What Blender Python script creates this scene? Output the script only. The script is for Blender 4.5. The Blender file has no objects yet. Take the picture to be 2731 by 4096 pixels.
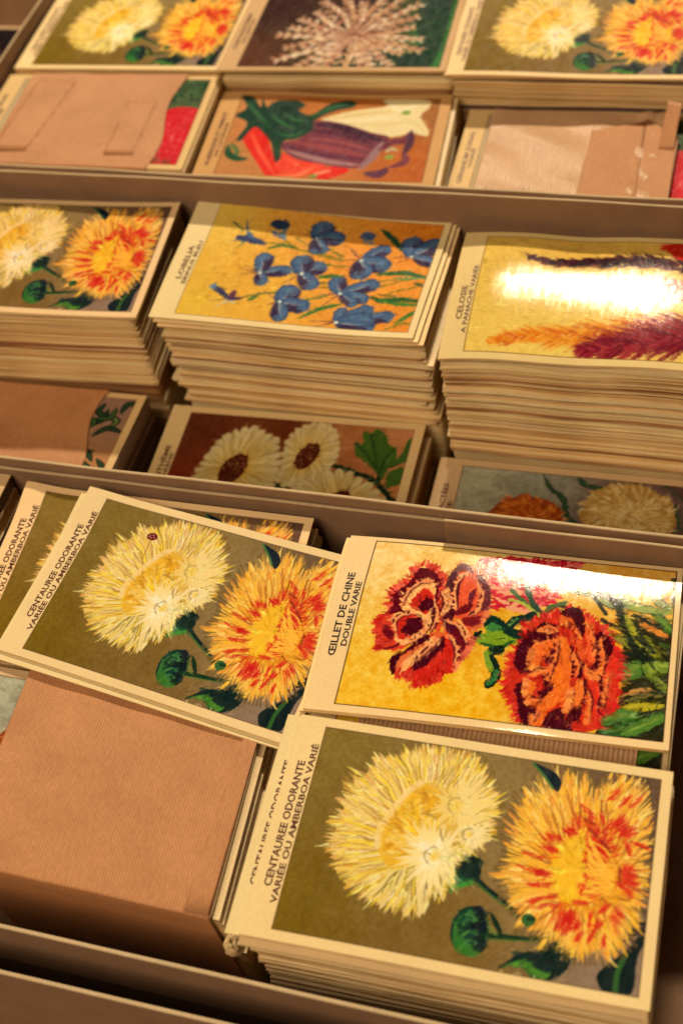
import bpy, math
import numpy as np

# ================================================================== camera, world, lamps, exposure
sc = bpy.context.scene
COL = sc.collection
Z0 = 9.8                                   # box rims stand 9.8 cm over the table top; the layout below is in centimetres around the rims
def W3(p): return (p[0]*.01, p[1]*.01, (p[2]+Z0)*.01)

cam_d = bpy.data.cameras.new('camera'); cam = bpy.data.objects.new('camera', cam_d); COL.objects.link(cam); sc.camera = cam
from mathutils import Matrix, Vector
R_ = Vector((0.958464, 0.247668, -0.141446)); U_ = Vector((-0.116221, 0.792039, 0.599305)); F_ = Vector((-0.260459, 0.557973, -0.787926))
cam.matrix_world = Matrix(((R_.x,U_.x,-F_.x,0),(R_.y,U_.y,-F_.y,0),(R_.z,U_.z,-F_.z,(39.7478+Z0)*.01),(0,0,0,1)))
cam_d.sensor_fit = 'VERTICAL'; cam_d.sensor_height = 36; cam_d.lens = 5142.92/4096*36
cam_d.clip_start = .02; cam_d.clip_end = 50
cam_d.dof.use_dof = True; cam_d.dof.focus_distance = .478; cam_d.dof.aperture_fstop = 9.0

w = bpy.data.worlds.new('World'); sc.world = w; w.use_nodes = True
bg = w.node_tree.nodes['Background']; bg.inputs[0].default_value = (1.0, .46, .26, 1); bg.inputs[1].default_value = .025

def lamp(name, loc, target, size, power, col, size_y=None):
    d = bpy.data.lights.new(name, 'AREA'); d.shape = 'ELLIPSE'; d.size = size; d.size_y = size_y or size; d.energy = power; d.color = col
    o = bpy.data.objects.new(name, d); COL.objects.link(o); o.location = W3(loc)
    v = Vector(W3(target))-Vector(W3(loc)); o.rotation_euler = v.to_track_quat('-Z', 'Y').to_euler(); return o
E0 = np.array([-4.6, 40.8, .4]); DL = np.array([-.081, .718, .692])
lamp('key_lamp', E0+DL*250+np.array([4, 0, 0]), (-10, 35, 0), .30, 62, (1, .79, .55), .10)
lamp('fill_lamp', (-70, -70, 150), (-15, 35, 0), 1.3, 25, (1, .72, .46))  # soft fill added on the camera side to brighten the upright stack faces
sc.view_settings.view_transform = 'Standard'; sc.view_settings.look = 'None'; sc.view_settings.gamma = 1
sc.view_settings.use_curve_mapping = False; sc.view_settings.exposure = .18
sc.cycles.max_bounces = 8; sc.cycles.diffuse_bounces = 4

TRACE = {'b1': [0.0469945, 0.02723, -1.17036, 0.0147102, -0.0447107, 65.1556, 2.31082e-05, 6.05573e-05, 1.0], 'b2': [0.0561012, 0.0325066, -46.9526, 0.0175607, -0.0533748, 78.6561, 2.75861e-05, 7.22922e-05, 1.0], 'c1': [0.0422342, 0.011779, 8.57846, 0.00784239, -0.0420491, 69.7898, 4.37142e-06, 6.13694e-05, 1.0], 'c2': [0.0389026, 0.0108499, 65.1907, 0.00722377, -0.0387322, 70.5925, 4.02659e-06, 5.65284e-05, 1.0], 'c3': [0.0449209, 0.0125284, 50.8021, 0.00834129, -0.0447241, 37.0213, 4.64951e-06, 6.52735e-05, 1.0], 'a1': [0.0427879, 0.0114342, 8.133, 0.00532972, -0.0469329, 75.1128, 1.14193e-05, 6.49042e-05, 1.0], 'a2': [0.0468351, 0.0125158, 53.4299, 0.00583385, -0.0513722, 74.0391, 1.24994e-05, 7.10434e-05, 1.0], 'az': [0.0956559, 0.0255622, -21.7365, 0.011915, -0.104923, 84.1082, 2.55288e-05, 0.000145099, 1.0], 'd1': [0.0436997, 0.018169, -0.885494, 0.0047397, -0.0602897, 73.303, -2.64821e-05, 1.60398e-05, 1.0], 'd2': [0.0450822, 0.0187438, 53.6206, 0.00488965, -0.0621971, 78.2881, -2.73199e-05, 1.65472e-05, 1.0], 'dz': [0.0918514, 0.0381891, -87.4688, 0.00996229, -0.126722, 75.5599, -5.56621e-05, 3.37137e-05, 1.0], 'g1': [0.0882087, 0.0323851, -12.582, 0.00768268, -0.10388, 79.1171, -1.39851e-05, 5.66468e-05, 1.0], 'h1': [0.0757807, 0.0195194, -7.70001, 0.011291, -0.088516, 79.8824, 2.30279e-05, 0.000104437, 1.0], 'i1': [0.110527, 0.0472673, -20.332, 0.00621066, -0.163995, 83.4397, 0.000109668, 0.000230588, 1.0], 'e1': [0.0715824, 0.016888, -14.0107, 0.00563723, -0.0973679, 83.0978, 1.99078e-05, 0.000106682, 1.0], 't2': [0.13345, 0.0660019, 55.9027, 0.00112339, -0.211881, 68.4364, 9.34346e-05, 0.00025086, 1.0], 'cz': [0.0987627, 0.0275447, -26.9138, 0.0183391, -0.09833, 77.972, 1.02224e-05, 0.00014351, 1.0]}
# ------------------------------------------------------------------ printed artwork, painted in card millimetres
class Canvas:
    """A small painter: colours of one printed card face, sampled on the card's own mesh vertices."""
    def __init__(s, px, bg, seed=1):
        s.s = px; s.nx = int(125*px)+1; s.ny = int(77.6*px)+1
        s.X, s.Y = np.meshgrid(np.arange(s.nx)/px, np.arange(s.ny)/px)
        s.a = np.zeros((s.ny, s.nx, 3), np.float32); s.a[:] = bg
        s.r = np.random.RandomState(seed)
    def noise(s, cell, amp, x0=0, x1=125, y0=0, y1=78, tint=(1,1,.8)):
        n = s.r.rand(int(80/cell)+3, int(128/cell)+3).astype(np.float32)-.5
        fx = s.X/cell; fy = s.Y/cell; ix = fx.astype(int); iy = fy.astype(int); tx = fx-ix; ty = fy-iy
        v = (n[iy,ix]*(1-tx)+n[iy,ix+1]*tx)*(1-ty)+(n[iy+1,ix]*(1-tx)+n[iy+1,ix+1]*tx)*ty
        m = (s.X>=x0)&(s.X<=x1)&(s.Y>=y0)&(s.Y<=y1)
        s.a += (v*m*amp)[...,None]*np.array(tint, np.float32)
    def grad(s, pts, cols, x0, y0, x1, y1):
        """inverse-distance blend of a few colours inside the picture frame"""
        m = (s.X>=x0)&(s.X<=x1)&(s.Y>=y0)&(s.Y<=y1)
        w = [1/((s.X-p[0])**2+(s.Y-p[1])**2+60)**1.3 for p in pts]; t = sum(w)
        g = sum((wi/t)[...,None]*np.array(c, np.float32) for wi, c in zip(w, cols))
        s.a[m] = g[m]
    def _box(s, P, pad):
        x0 = max(int((P[:,0].min()-pad)*s.s), 0); x1 = min(int((P[:,0].max()+pad)*s.s)+2, s.nx)
        y0 = max(int((P[:,1].min()-pad)*s.s), 0); y1 = min(int((P[:,1].max()+pad)*s.s)+2, s.ny)
        return x0, x1, y0, y1
    def poly(s, pts, col, alpha=1., smooth=True, jag=0):
        P = np.array(pts, float)
        if smooth: P = curve(P, closed=True)
        if jag: P = P+s.r.randn(*P.shape)*jag
        x0,x1,y0,y1 = s._box(P, .4)
        if x1<=x0 or y1<=y0: return
        acc = 0
        for dx, dy in ((-.25,-.25),(.25,-.25),(-.25,.25),(.25,.25)):
            X = s.X[y0:y1,x0:x1]+dx/s.s; Y = s.Y[y0:y1,x0:x1]+dy/s.s
            ins = np.zeros(X.shape, bool); a = P; b = np.roll(P, -1, 0)
            for (ax,ay),(bx,by) in zip(a, b):
                if ay == by: continue
                ins ^= ((Y<ay) != (Y<by)) & (X < (bx-ax)*(Y-ay)/(by-ay)+ax)
            acc = acc+ins*.25
        al = (acc*alpha)[...,None]; t = s.a[y0:y1,x0:x1]; t[:] = t*(1-al)+np.array(col, np.float32)*al
    def stroke(s, pts, w, col, alpha=1., soft=1., taper=None, smooth=True):
        P = np.array(pts, float)
        if smooth and len(P) > 2: P = curve(P)
        n = len(P); u = np.linspace(0, 1, n)
        if taper == 'both': W = w*np.clip(np.sin(np.pi*np.clip(u,.02,.98)),0,1)**.6
        elif taper == 'tip': W = w*(1-u)**.7*np.minimum(1,.55+u*3)
        elif taper == 'petal': W = w*np.interp(u, [0,.3,.65,.9,1], [.45,.9,1,.75,.25])
        else: W = np.full(n, w, float)
        R = np.maximum(W/2, .04); x0,x1,y0,y1 = s._box(P, w/2+.5)
        if x1<=x0 or y1<=y0: return
        X = s.X[y0:y1,x0:x1]; Y = s.Y[y0:y1,x0:x1]; D = np.full(X.shape, 9., np.float32); C = None
        col = np.array(col, np.float32); two = col.ndim == 2
        if two: C = np.zeros(X.shape, np.float32)
        for i in range(n-1):
            ax,ay = P[i]; dx,dy = P[i+1]-P[i]; L2 = dx*dx+dy*dy+1e-9
            t = np.clip(((X-ax)*dx+(Y-ay)*dy)/L2, 0, 1); d = np.hypot(X-ax-t*dx, Y-ay-t*dy)-(R[i]+(R[i+1]-R[i])*t)
            if two: C = np.where(d<D, u[i]+(u[i+1]-u[i])*t, C)
            D = np.minimum(D, d)
        al = (np.clip(.5-D*s.s/soft, 0, 1)*alpha)[...,None]
        cc = col[0]+(col[1]-col[0])*C[...,None] if two else col
        t = s.a[y0:y1,x0:x1]; t[:] = t*(1-al)+cc*al
    def ell(s, c, rx, ry, col, ang=0, alpha=1., jag=0):
        t = np.linspace(0, 2*math.pi, 28, endpoint=False); r = 1+(s.r.rand(28)-.5)*jag
        x = np.cos(t)*rx*r; y = np.sin(t)*ry*r
        s.poly(np.stack([c[0]+x*math.cos(ang)-y*math.sin(ang), c[1]+x*math.sin(ang)+y*math.cos(ang)], 1), col, alpha, False)
    def frame(s, x0, y0, x1, y1, col, w=.35):
        for p in ([(x0,y0),(x1,y0)],[(x1,y0),(x1,y1)],[(x1,y1),(x0,y1)],[(x0,y1),(x0,y0)]): s.stroke(p, w, col, .9)
    def blur(s, k=1):
        for _ in range(k):
            b = s.a.copy(); b[1:-1] += (s.a[:-2]+s.a[2:])*.5; b[1:-1] *= .5; t = b.copy(); t[:,1:-1] += (b[:,:-2]+b[:,2:])*.5; t[:,1:-1] *= .5; s.a = t
    def warp(s, amp, cell, k=0):
        def f():
            n = s.r.rand(int(80/cell)+3, int(128/cell)+3)-.5; fx = s.X/cell; fy = s.Y/cell; ix = fx.astype(int); iy = fy.astype(int); tx = fx-ix; ty = fy-iy
            return (n[iy,ix]*(1-tx)+n[iy,ix+1]*tx)*(1-ty)+(n[iy+1,ix]*(1-tx)+n[iy+1,ix+1]*tx)*ty
        X = np.clip(((s.X+f()*amp)*s.s).round().astype(int), 0, s.nx-1); Y = np.clip(((s.Y+f()*amp)*s.s).round().astype(int), 0, s.ny-1); s.a = s.a[Y,X]
    def keep(s, x0, y0, x1, y1, paper):
        m = (s.X<x0)|(s.X>x1)|(s.Y<y0)|(s.Y>y1); s.a[m] = paper

def pull(c, poly, n, field, L=(1.,3.), w=(.3,.8), j=14, alpha=.8, spread=.35, soft=1.7):
    """short strokes that pull the ink under them along a direction field, the way a lithographer's crayon does"""
    r = c.r; P = np.array(poly, float); lo, hi = P.min(0), P.max(0); a = P; b = np.roll(P, -1, 0)
    for _ in range(n):
        p = lo+(hi-lo)*r.rand(2)
        ins = ((p[1]<a[:,1]) != (p[1]<b[:,1])) & (p[0] < (b[:,0]-a[:,0])*(p[1]-a[:,1])/(b[:,1]-a[:,1]+1e-9)+a[:,0])
        if ins.sum()%2 == 0: continue
        ix = min(max(int(p[0]*c.s),0),c.nx-1); iy = min(max(int(p[1]*c.s),0),c.ny-1); col = c.a[iy,ix].copy()
        col = np.clip(col*(1+r.randn()*.10)+r.randn()*j, 4, 252); g = field(p)+r.randn()*spread; l = L[0]+(L[1]-L[0])*r.rand()
        d = np.array([math.cos(g), math.sin(g)])*l; q = np.array([-d[1],d[0]])*.15*r.randn()
        c.stroke([p-d*.3, p+d*.3+q, p+d*.8], w[0]+(w[1]-w[0])*r.rand(), col, alpha, soft, 'both' if r.rand()<.5 else 'tip')
def away(*ctrs):
    C = np.array(ctrs, float)
    def f(p):
        d = p-C; k = np.argmin((d**2).sum(1)); return math.atan2(d[k,1], d[k,0])
    return f
def curve(P, closed=False, k=4):
    n = len(P); out = []
    for i in range(n if closed else n-1):
        if closed: a,b,c,d = P[i-1],P[i],P[(i+1)%n],P[(i+2)%n]
        else: a,b,c,d = P[max(i-1,0)],P[i],P[i+1],P[min(i+2,n-1)]
        for j in range(k):
            t = j/k; out.append(.5*((2*b)+(c-a)*t+(2*a-5*b+4*c-d)*t*t+(3*b-a-3*c+d)*t**3))
    if not closed: out.append(P[-1])
    return np.array(out)
def along(P, t):
    """points at fractions t along a polyline"""
    P = np.array(P, float); d = np.r_[0, np.cumsum(np.hypot(*np.diff(P, axis=0).T))]; t = np.asarray(t)*d[-1]
    return np.stack([np.interp(t, d, P[:,0]), np.interp(t, d, P[:,1])], -1)
def mixc(a, b, t): return tuple(a[i]+(b[i]-a[i])*t for i in range(3))
PAPER = (240,198,128)

def fringe(c, tips, inner, n, w, cols, tipcol, jit=.02, lo=.75, hi=1.02, bend=.06, alpha=.9):
    """n thin tapering petals from the inner path out to the tips path"""
    r = c.r
    for t in r.permutation(n)/float(n):
        t = min(max(t+r.randn()*jit*.3, 0), 1)
        a = along(inner, np.clip(t+r.randn()*.01,0,1)); b = along(tips, t); k = lo+(hi-lo)*r.rand()**.7
        b = a+(b-a)*k; d = b-a; nrm = np.array([-d[1], d[0]]); m = (a+b)/2+nrm*bend*r.randn()
        col = cols[r.randint(len(cols))]; j = r.randn()*6
        col = tuple(v+j for v in col)
        c.stroke([a,m,b], w*(.7+.6*r.rand()), [col, mixc(col, tipcol, .75*r.rand()+.15)], alpha, 1.6, 'petal' if r.rand()<.4 else 'tip')

def art_centaurea(px, seed=3):
    c = Canvas(px, PAPER, seed); r = c.r; x0,y0,x1,y1 = 9.8,3.4,121.5,74.2
    c.grad([(12,8),(12,70),(60,12),(60,70),(118,72),(118,8),(85,40)], [(118,88,14),(126,98,34),(122,88,34),(140,110,58),(100,70,48),(142,112,86),(138,108,60)], x0,y0,x1,y1)
    c.noise(.9, 14); c.noise(6, 10)
    yel, cre, och, pnk = (240,196,40),(238,206,96),(216,152,30),(226,170,96)
    # green calyx, stems, bud and leaves of the yellow flower
    dg, mg, lg = (10,34,26),(16,66,40),(52,118,34)
    c.poly(Z('c3',[(255,15),(330,40),(400,60),(420,110),(410,170),(385,215),(340,230),(270,260),(200,300),(150,260),(150,200),(200,120)]), mg)
    c.poly(Z('c3',[(260,20),(400,60),(420,120),(390,210),(330,200),(240,170),(220,120)]), dg)
    c.stroke(Z('c3',[(190,292),(270,250),(345,235)]), 1.6, (60,130,44))
    c.stroke(Z('c3',[(385,215),(480,300),(600,390),(665,455)]), 1.9, dg); c.stroke(Z('c3',[(380,235),(480,320),(600,410),(655,460)]), .7, (66,96,36))
    c.ell(Z('c3',[(335,565)])[0], 5.8, 7.8, (12,50,34)); c.ell(Z('c3',[(262,590)])[0], 1.9, 5.6, (56,116,34), .1, .8); c.ell(Z('c3',[(300,540)])[0], 2.4, 3.4, (10,40,32), .1, .7); c.ell(Z('c3',[(330,700)])[0], 3.6, 1.9, (64,124,36), 0, .8)
    c.ell(Z('c3',[(395,500)])[0], 2.8, 5, (6,22,26), .2, .9); c.ell(Z('c3',[(400,650)])[0], 2.3, 3, (6,24,24), .2, .8)
    for p in ([(290,520),(330,490),(370,500)],[(280,600),(330,570),(380,590)],[(300,650),(340,630),(380,650)],[(310,450),(350,460),(390,500)]): c.stroke(Z('c3',p), .9, (78,134,62), .8)
    c.stroke(Z('c3',[(430,600),(560,605),(700,620),(850,618)]), 1.8, (16,48,22)); c.stroke(Z('c3',[(450,622),(600,632),(840,642)]), .7, (90,110,40), .7)
    c.stroke(Z('c3',[(480,440),(520,520),(560,600)]), 1.8, (14,42,20), taper='both'); c.stroke(Z('c3',[(450,460),(470,540),(530,600)]), 1.2, (100,120,50), .8, taper='both')
    c.poly(Z('c3',[(525,825),(600,770),(640,740),(615,705),(720,712),(850,690),(920,635),(1010,700),(1022,800),(960,870),(860,912),(770,890),(700,830),(610,812)]), (10,34,28))
    c.poly(Z('c3',[(540,820),(640,775),(720,765),(780,820),(860,850),(900,850),(850,905),(770,885),(700,830),(610,812)]), (50,104,30)); c.stroke(Z('c3',[(640,800),(720,790),(790,850),(850,880)]), 1.5, (88,136,40), .8)
    c.stroke(Z('c3',[(690,790),(760,750),(900,780)]), 1.0, (8,26,24), .8)
    c.poly(Z('c3',[(1212,860),(1300,780),(1420,690),(1500,590),(1530,640),(1480,760),(1450,980),(1380,1000),(1260,985),(1215,930)]), (8,26,24)); c.stroke(Z('c3',[(1330,990),(1345,860),(1400,730)]), 1.6, (50,92,34), .9)
    c.stroke(Z('c3',[(1440,560),(1520,545)]), 4, (8,18,20)); c.ell(Z('c3',[(1390,600)])[0], 2, 2.2, (8,14,18))
    # the yellow flower
    tips = Z('c1',[(345,1290),(205,1185),(150,1090),(95,1025),(60,930),(15,820),(60,710),(90,615),(120,550),(145,480),(190,410),(190,325),(240,270),(340,250),(400,155),(525,95),(600,150),(680,80),(745,55),(825,40),(900,60),(1000,50),(1090,75),(1190,80),(1270,160),(1340,235),(1375,340),(1420,430),(1440,515),(1410,640),(1400,755),(1330,830),(1280,870)])
    low = Z('c1',[(1190,880),(1130,915),(1100,1000),(1060,1080),(1085,1185),(1000,1180),(1020,1310),(950,1290),(900,1260),(850,1390),(770,1420),(627,1412),(540,1400),(440,1330),(345,1290)])
    rim = Z('c1',[(640,1090),(560,1040),(500,960),(475,880),(465,790),(500,690),(560,590),(640,490),(730,410),(830,350),(930,340),(1010,400),(1090,480),(1140,540),(1180,620),(1200,720),(1190,800)])
    fill = Z('c1',[(180,1120),(120,940),(110,800),(180,640),(230,470),(330,330),(470,210),(640,150),(840,110),(1060,130),(1230,230),(1320,380),(1360,520),(1330,680),(1240,800),(1120,920),(1060,1040),(960,1160),(860,1290),(720,1330),(560,1330),(400,1250)])
    c.poly(fill, (222,172,72)); 
    fringe(c, tips, rim, 260, 2.0, [cre,yel,och,pnk,(232,196,96)], (214,152,84), lo=.72, hi=1.04)
    fringe(c, tips, rim, 210, 1.25, [cre,(240,200,96),(246,214,140),yel], (236,196,120), lo=.5, hi=1.0)
    fringe(c, tips, rim, 90, .45, [(186,118,28),(160,112,60),(206,140,70)], (150,104,44), lo=.35, hi=.85, alpha=.7)
    lowin = Z('c1',[(1080,880),(1040,900),(1000,950),(960,980),(930,1000),(900,1010),(860,1000),(800,990),(740,990),(680,1010),(640,1040),(620,1060)])
    fringe(c, low, lowin, 110, 2.0, [cre,(244,216,150),yel,(236,204,120)], (232,190,116), lo=.75, hi=1.03)
    fringe(c, low, lowin, 40, .6, [(128,116,84),(150,120,50)], (120,100,60), lo=.5, hi=.95, alpha=.7)
    f1 = np.array(Z('c1',[(915,935)])[0]); f2 = np.array(Z('c1',[(1095,540)])[0]); fc = (f1+f2)/2
    pull(c, fill, 800, away(fc), (1.5,4), (.25,.6), 10, .6, .2)
    for k in range(110):
        a = along(tips if k%4 else low, r.rand()); d = fc-a; L = np.hypot(*d); p = a-d/L*1.5; e = a+d/L*(2+4*r.rand())
        c.stroke([p,e], 1.+.8*r.rand(), (122,92,34), .85, 1.5, 'tip')
    for k in range(200):
        t = r.rand(); a = along(tips if k%4 else low, t); d = fc-a; L = np.hypot(*d); g = r.randn()*.5; p = a+d*(.06+.3*r.rand()); e = p-d/L*(2+3.5*r.rand())+np.array([-d[1],d[0]])/L*g
        c.stroke([p, (p+e)/2+np.array([-d[1],d[0]])/L*g*.4, e], .5+.5*r.rand(), [(248,222,120),(244,204,60),(230,180,84),(246,226,140),(240,196,44)][r.randint(5)], .85, 1.5, 'tip')
        if k%3 == 0: q = a+d*(.02+.2*r.rand()); c.stroke([q, q+d/L*(2+2*r.rand())], .4, (130,100,40), .7, 1.6, 'tip')
    # golden dome
    c.poly(Z('c1',[(480,880),(475,790),(520,700),(590,590),(660,490),(740,410),(830,370),(920,400),(980,480),(1000,570),(960,660),(950,780),(880,900),(800,960),(720,1010),(610,1030),(520,970)]), (234,172,40))
    c.stroke(Z('c1',[(470,850),(490,730),(560,620),(640,510),(730,410),(810,360)]), 2.2, (244,202,128), .85, 3)
    for i in range(120):
        t = r.rand(); a = along(Z('c1',[(500,960),(490,800),(580,620),(700,470),(840,380),(960,430),(990,540)]), t); b = np.array(Z('c1',[(860,820)])[0])+r.randn(2)*3
        k = .35+.35*r.rand(); s0 = r.rand()*.4; p = a+(b-a)*s0; q = a+(b-a)*(s0+k*.7); d = q-p; m = (p+q)/2+np.array([-d[1],d[0]])*.14
        c.stroke([p,m,q], .6+.9*r.rand(), [(222,146,14),(244,196,84),(240,184,40),(196,128,20),(248,206,110)][r.randint(5)], .75, 1.5, 'both')
    pull(c, Z('c1',[(480,880),(475,790),(520,700),(590,590),(660,490),(740,410),(830,370),(920,400),(1000,480),(1000,570),(960,660),(950,780),(880,900),(720,1010),(610,1030),(520,970)]), 420, away(Z('c1',[(1100,420)])[0], f1), (1.5,4), (.4,1.), 10, .5, .4, 2.4)
    # small florets: pale rays with a dark-edged golden eye
    def floret(ctr, R, n, a0, a1, col, eye):
        for t in r.permutation(n)/n:
            g = math.radians(a0+(a1-a0)*t+r.randn()*3); L = R*(.7+.45*r.rand()); d = np.array([math.cos(g), math.sin(g)])
            c.stroke([ctr+d*1.2, ctr+d*L*.6+np.array([-d[1],d[0]])*r.randn()*.4, ctr+d*L], 1.7*(.7+.5*r.rand()), [col, mixc(col, (246,206,110), r.rand())], .92, 1.4, 'tip')
        if eye:
            c.ell(ctr, eye*.55, eye*.5, (236,188,60), 0, .5, .8); pull(c, [tuple(ctr+np.array(q)*eye) for q in ((-1,-1),(1,-1),(1,1),(-1,1))], 60, away(ctr), (.6,1.6), (.3,.6), 12, .7, .4)
            for g in np.linspace(1.3, 4.2, 12): c.stroke([ctr+np.array([math.cos(g),math.sin(g)])*eye*(.7+.2*r.rand()), ctr+np.array([math.cos(g+.2),math.sin(g+.2)])*eye*(.75+.2*r.rand())], .5, (140,100,44), .25+.3*r.rand(), 2.4)
    fl = (246,216,148)
    f1 = np.array(Z('c1',[(915,935)])[0]); f2 = np.array(Z('c1',[(1095,540)])[0]); f3 = np.array(Z('c1',[(1190,765)])[0]); f4 = np.array(Z('c1',[(665,1190)])[0])
    floret(f2, 13, 30, -70, 100, (244,206,122), 0); floret(f2, 9, 20, 100, 290, (238,196,100), 3.6); floret(f3, 7, 20, -90, 60, fl, 0); floret(f3, 5, 8, 60, 270, fl, 2.4)
    floret(f1, 12, 60, 60, 330, fl, 0); floret(f1, 8, 24, 80, 320, (252,232,180), 0); floret(f1, 9, 18, -30, 60, fl, 3.6); c.stroke([f4+[-1,-2.5],f4+[.8,2.5]], 2.4, (236,180,24), .5, 4, 'both')
    for p in ([(1010,350),(1020,430)],[(1090,340),(1100,390)],[(785,230),(795,290)],[(960,700),(975,780),(990,820)],[(1000,730),(1015,790)],[(740,1060),(770,1040)],[(690,1150),(720,1210)],[(730,1230),(745,1240)],[(820,400),(930,440)],[(810,600),(880,610),(940,650)]): c.stroke(Z('c1',p), .8, (128,98,34), .55, 2.5, 'both')
    for p in ([(1240,610),(1360,540)],[(1270,450),(1340,400)],[(1230,690),(1330,650)],[(1240,300),(1190,390)],[(1110,160),(1050,300)],[(980,130),(990,320)],[(1190,190),(1120,330)]): c.stroke(Z('c1',p), .9, (122,110,58), .8, 2, 'both')
    # the orange and red flower
    o1,o2,o3,red = (244,168,28),(238,146,24),(246,182,52),(206,22,12)
    tips = Z('c2',[(270,1400),(300,1290),(150,1145),(170,1060),(105,965),(130,870),(190,790),(165,655),(205,500),(245,395),(258,280),(390,225),(440,95),(520,170),(560,20),(640,100),(720,60),(780,170),(840,60),(900,230),(960,170),(1060,75),(1190,95),(1310,130),(1340,235),(1345,330),(1360,420),(1370,530),(1372,640),(1362,760),(1362,900),(1345,1010),(1320,1150),(1270,1370),(1240,1480),(1150,1570),(1060,1650),(980,1660),(880,1650),(740,1650),(640,1600),(590,1510),(470,1530),(400,1430),(270,1400)])
    inn = Z('c2',[(640,1180),(620,1130),(590,1060),(570,980),(570,950),(565,880),(570,800),(580,740),(620,680),(660,630),(710,590),(760,570),(820,550),(860,560),(900,600),(940,620),(980,650),(1020,700),(1050,740),(1090,800),(1120,850),(1120,900),(1120,960),(1110,1010),(1100,1060),(1080,1100),(1050,1150),(1020,1200),(980,1230),(930,1240),(880,1250),(830,1250),(780,1240),(720,1220),(680,1210),(640,1180)])
    c.poly(Z('c2',[(230,1180),(230,900),(300,600),(330,400),(500,260),(700,200),(900,260),(1080,180),(1230,220),(1300,420),(1320,700),(1290,1000),(1230,1250),(1130,1430),(950,1560),(760,1560),(600,1450),(420,1350)]), (226,142,26))
    fringe(c, tips, inn, 300, 2.1, [o1,o2,o3,(236,156,40)], (236,176,80), lo=.7, hi=1.03, bend=.08)
    fringe(c, tips, inn, 200, 1.2, [o1,o3,(248,188,70),(240,160,40)], (244,190,96), lo=.5, hi=.98)
    fringe(c, tips, inn, 70, .6, [(196,84,14),(150,70,16),(206,110,20)], (130,80,24), lo=.4, hi=.85, alpha=.7)
    ocp = np.array(Z('c2',[(760,900)])[0]); pull(c, Z('c2',[(230,1180),(200,900),(260,600),(300,400),(500,230),(700,160),(900,220),(1080,140),(1260,200),(1330,420),(1350,700),(1320,1000),(1250,1280),(1150,1480),(950,1600),(760,1580),(600,1480),(400,1380)]), 700, away(ocp, Z('c2',[(760,700)])[0], Z('c2',[(760,1060)])[0]), (1.2,3.8), (.25,.7), 12, .7, .22)
    for k in range(120):
        a = along(tips, (k+r.rand())/120.); d = ocp-a; L = np.hypot(*d); g = r.randn()*.6; p = a-d/L*1.5; e = a+d/L*(2.5+4*r.rand())+np.array([-d[1],d[0]])/L*g
        c.stroke([p,e], 1.1+.8*r.rand(), (112,84,38) if a[0]<112 else (84,60,36), .9, 1.5, 'tip')
    for k in range(170):
        a = along(tips, r.rand()); d = ocp-a; L = np.hypot(*d); g = r.randn()*.9; p = a+d*(.05+.3*r.rand()); e = p-d/L*(2.5+3.5*r.rand())+np.array([-d[1],d[0]])/L*g
        c.stroke([p, (p+e)/2-np.array([-d[1],d[0]])/L*g*.3, e], .9+.8*r.rand(), [(250,190,60),(244,168,40),(236,150,50),(250,204,100)][r.randint(4)], .88, 1.5, 'tip')
        if k%3 == 0: q = a+d*(.02+.2*r.rand()); c.stroke([q, q+d/L*(2+2*r.rand())], .45, (112,72,26), .7, 1.6, 'tip')
    c.poly(Z('c2',[(590,1080),(565,960),(565,800),(620,680),(720,590),(830,565),(860,700),(850,860),(840,1010),(770,1140),(690,1190),(620,1140)]), (243,178,34))
    pull(c, Z('c2',[(560,1100),(530,960),(550,760),(700,560),(900,520),(1080,760),(1090,980),(950,1200),(700,1230)]), 260, away(ocp), (1.5,4), (.3,.9), 18, .75, .25)
    for i in range(70):
        a = np.array(Z('c2',[(700,880)])[0])+r.randn(2)*[2.6,4.6]; g = r.randn()*.4
        c.stroke([a, a+[2.4*math.cos(g), 2.4*math.sin(g)]], .6, [(250,196,60),(232,156,30),(246,186,30)][r.randint(3)], .6, 2, 'both')
    for k in range(46):
        a = along(Z('c2',[(830,600),(850,760),(850,960),(800,1130)]), r.rand())+r.randn(2)*.6; b = a+np.array([3+4*r.rand(), -1+3*r.rand()*(1 if a[1]<40 else -1)]); c.stroke([a,(a+b)/2+r.randn(2)*.4,b], .9, [(206,30,14),(170,14,16),(214,80,20)][r.randint(3)], .85, 1.8, 'both')
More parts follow.
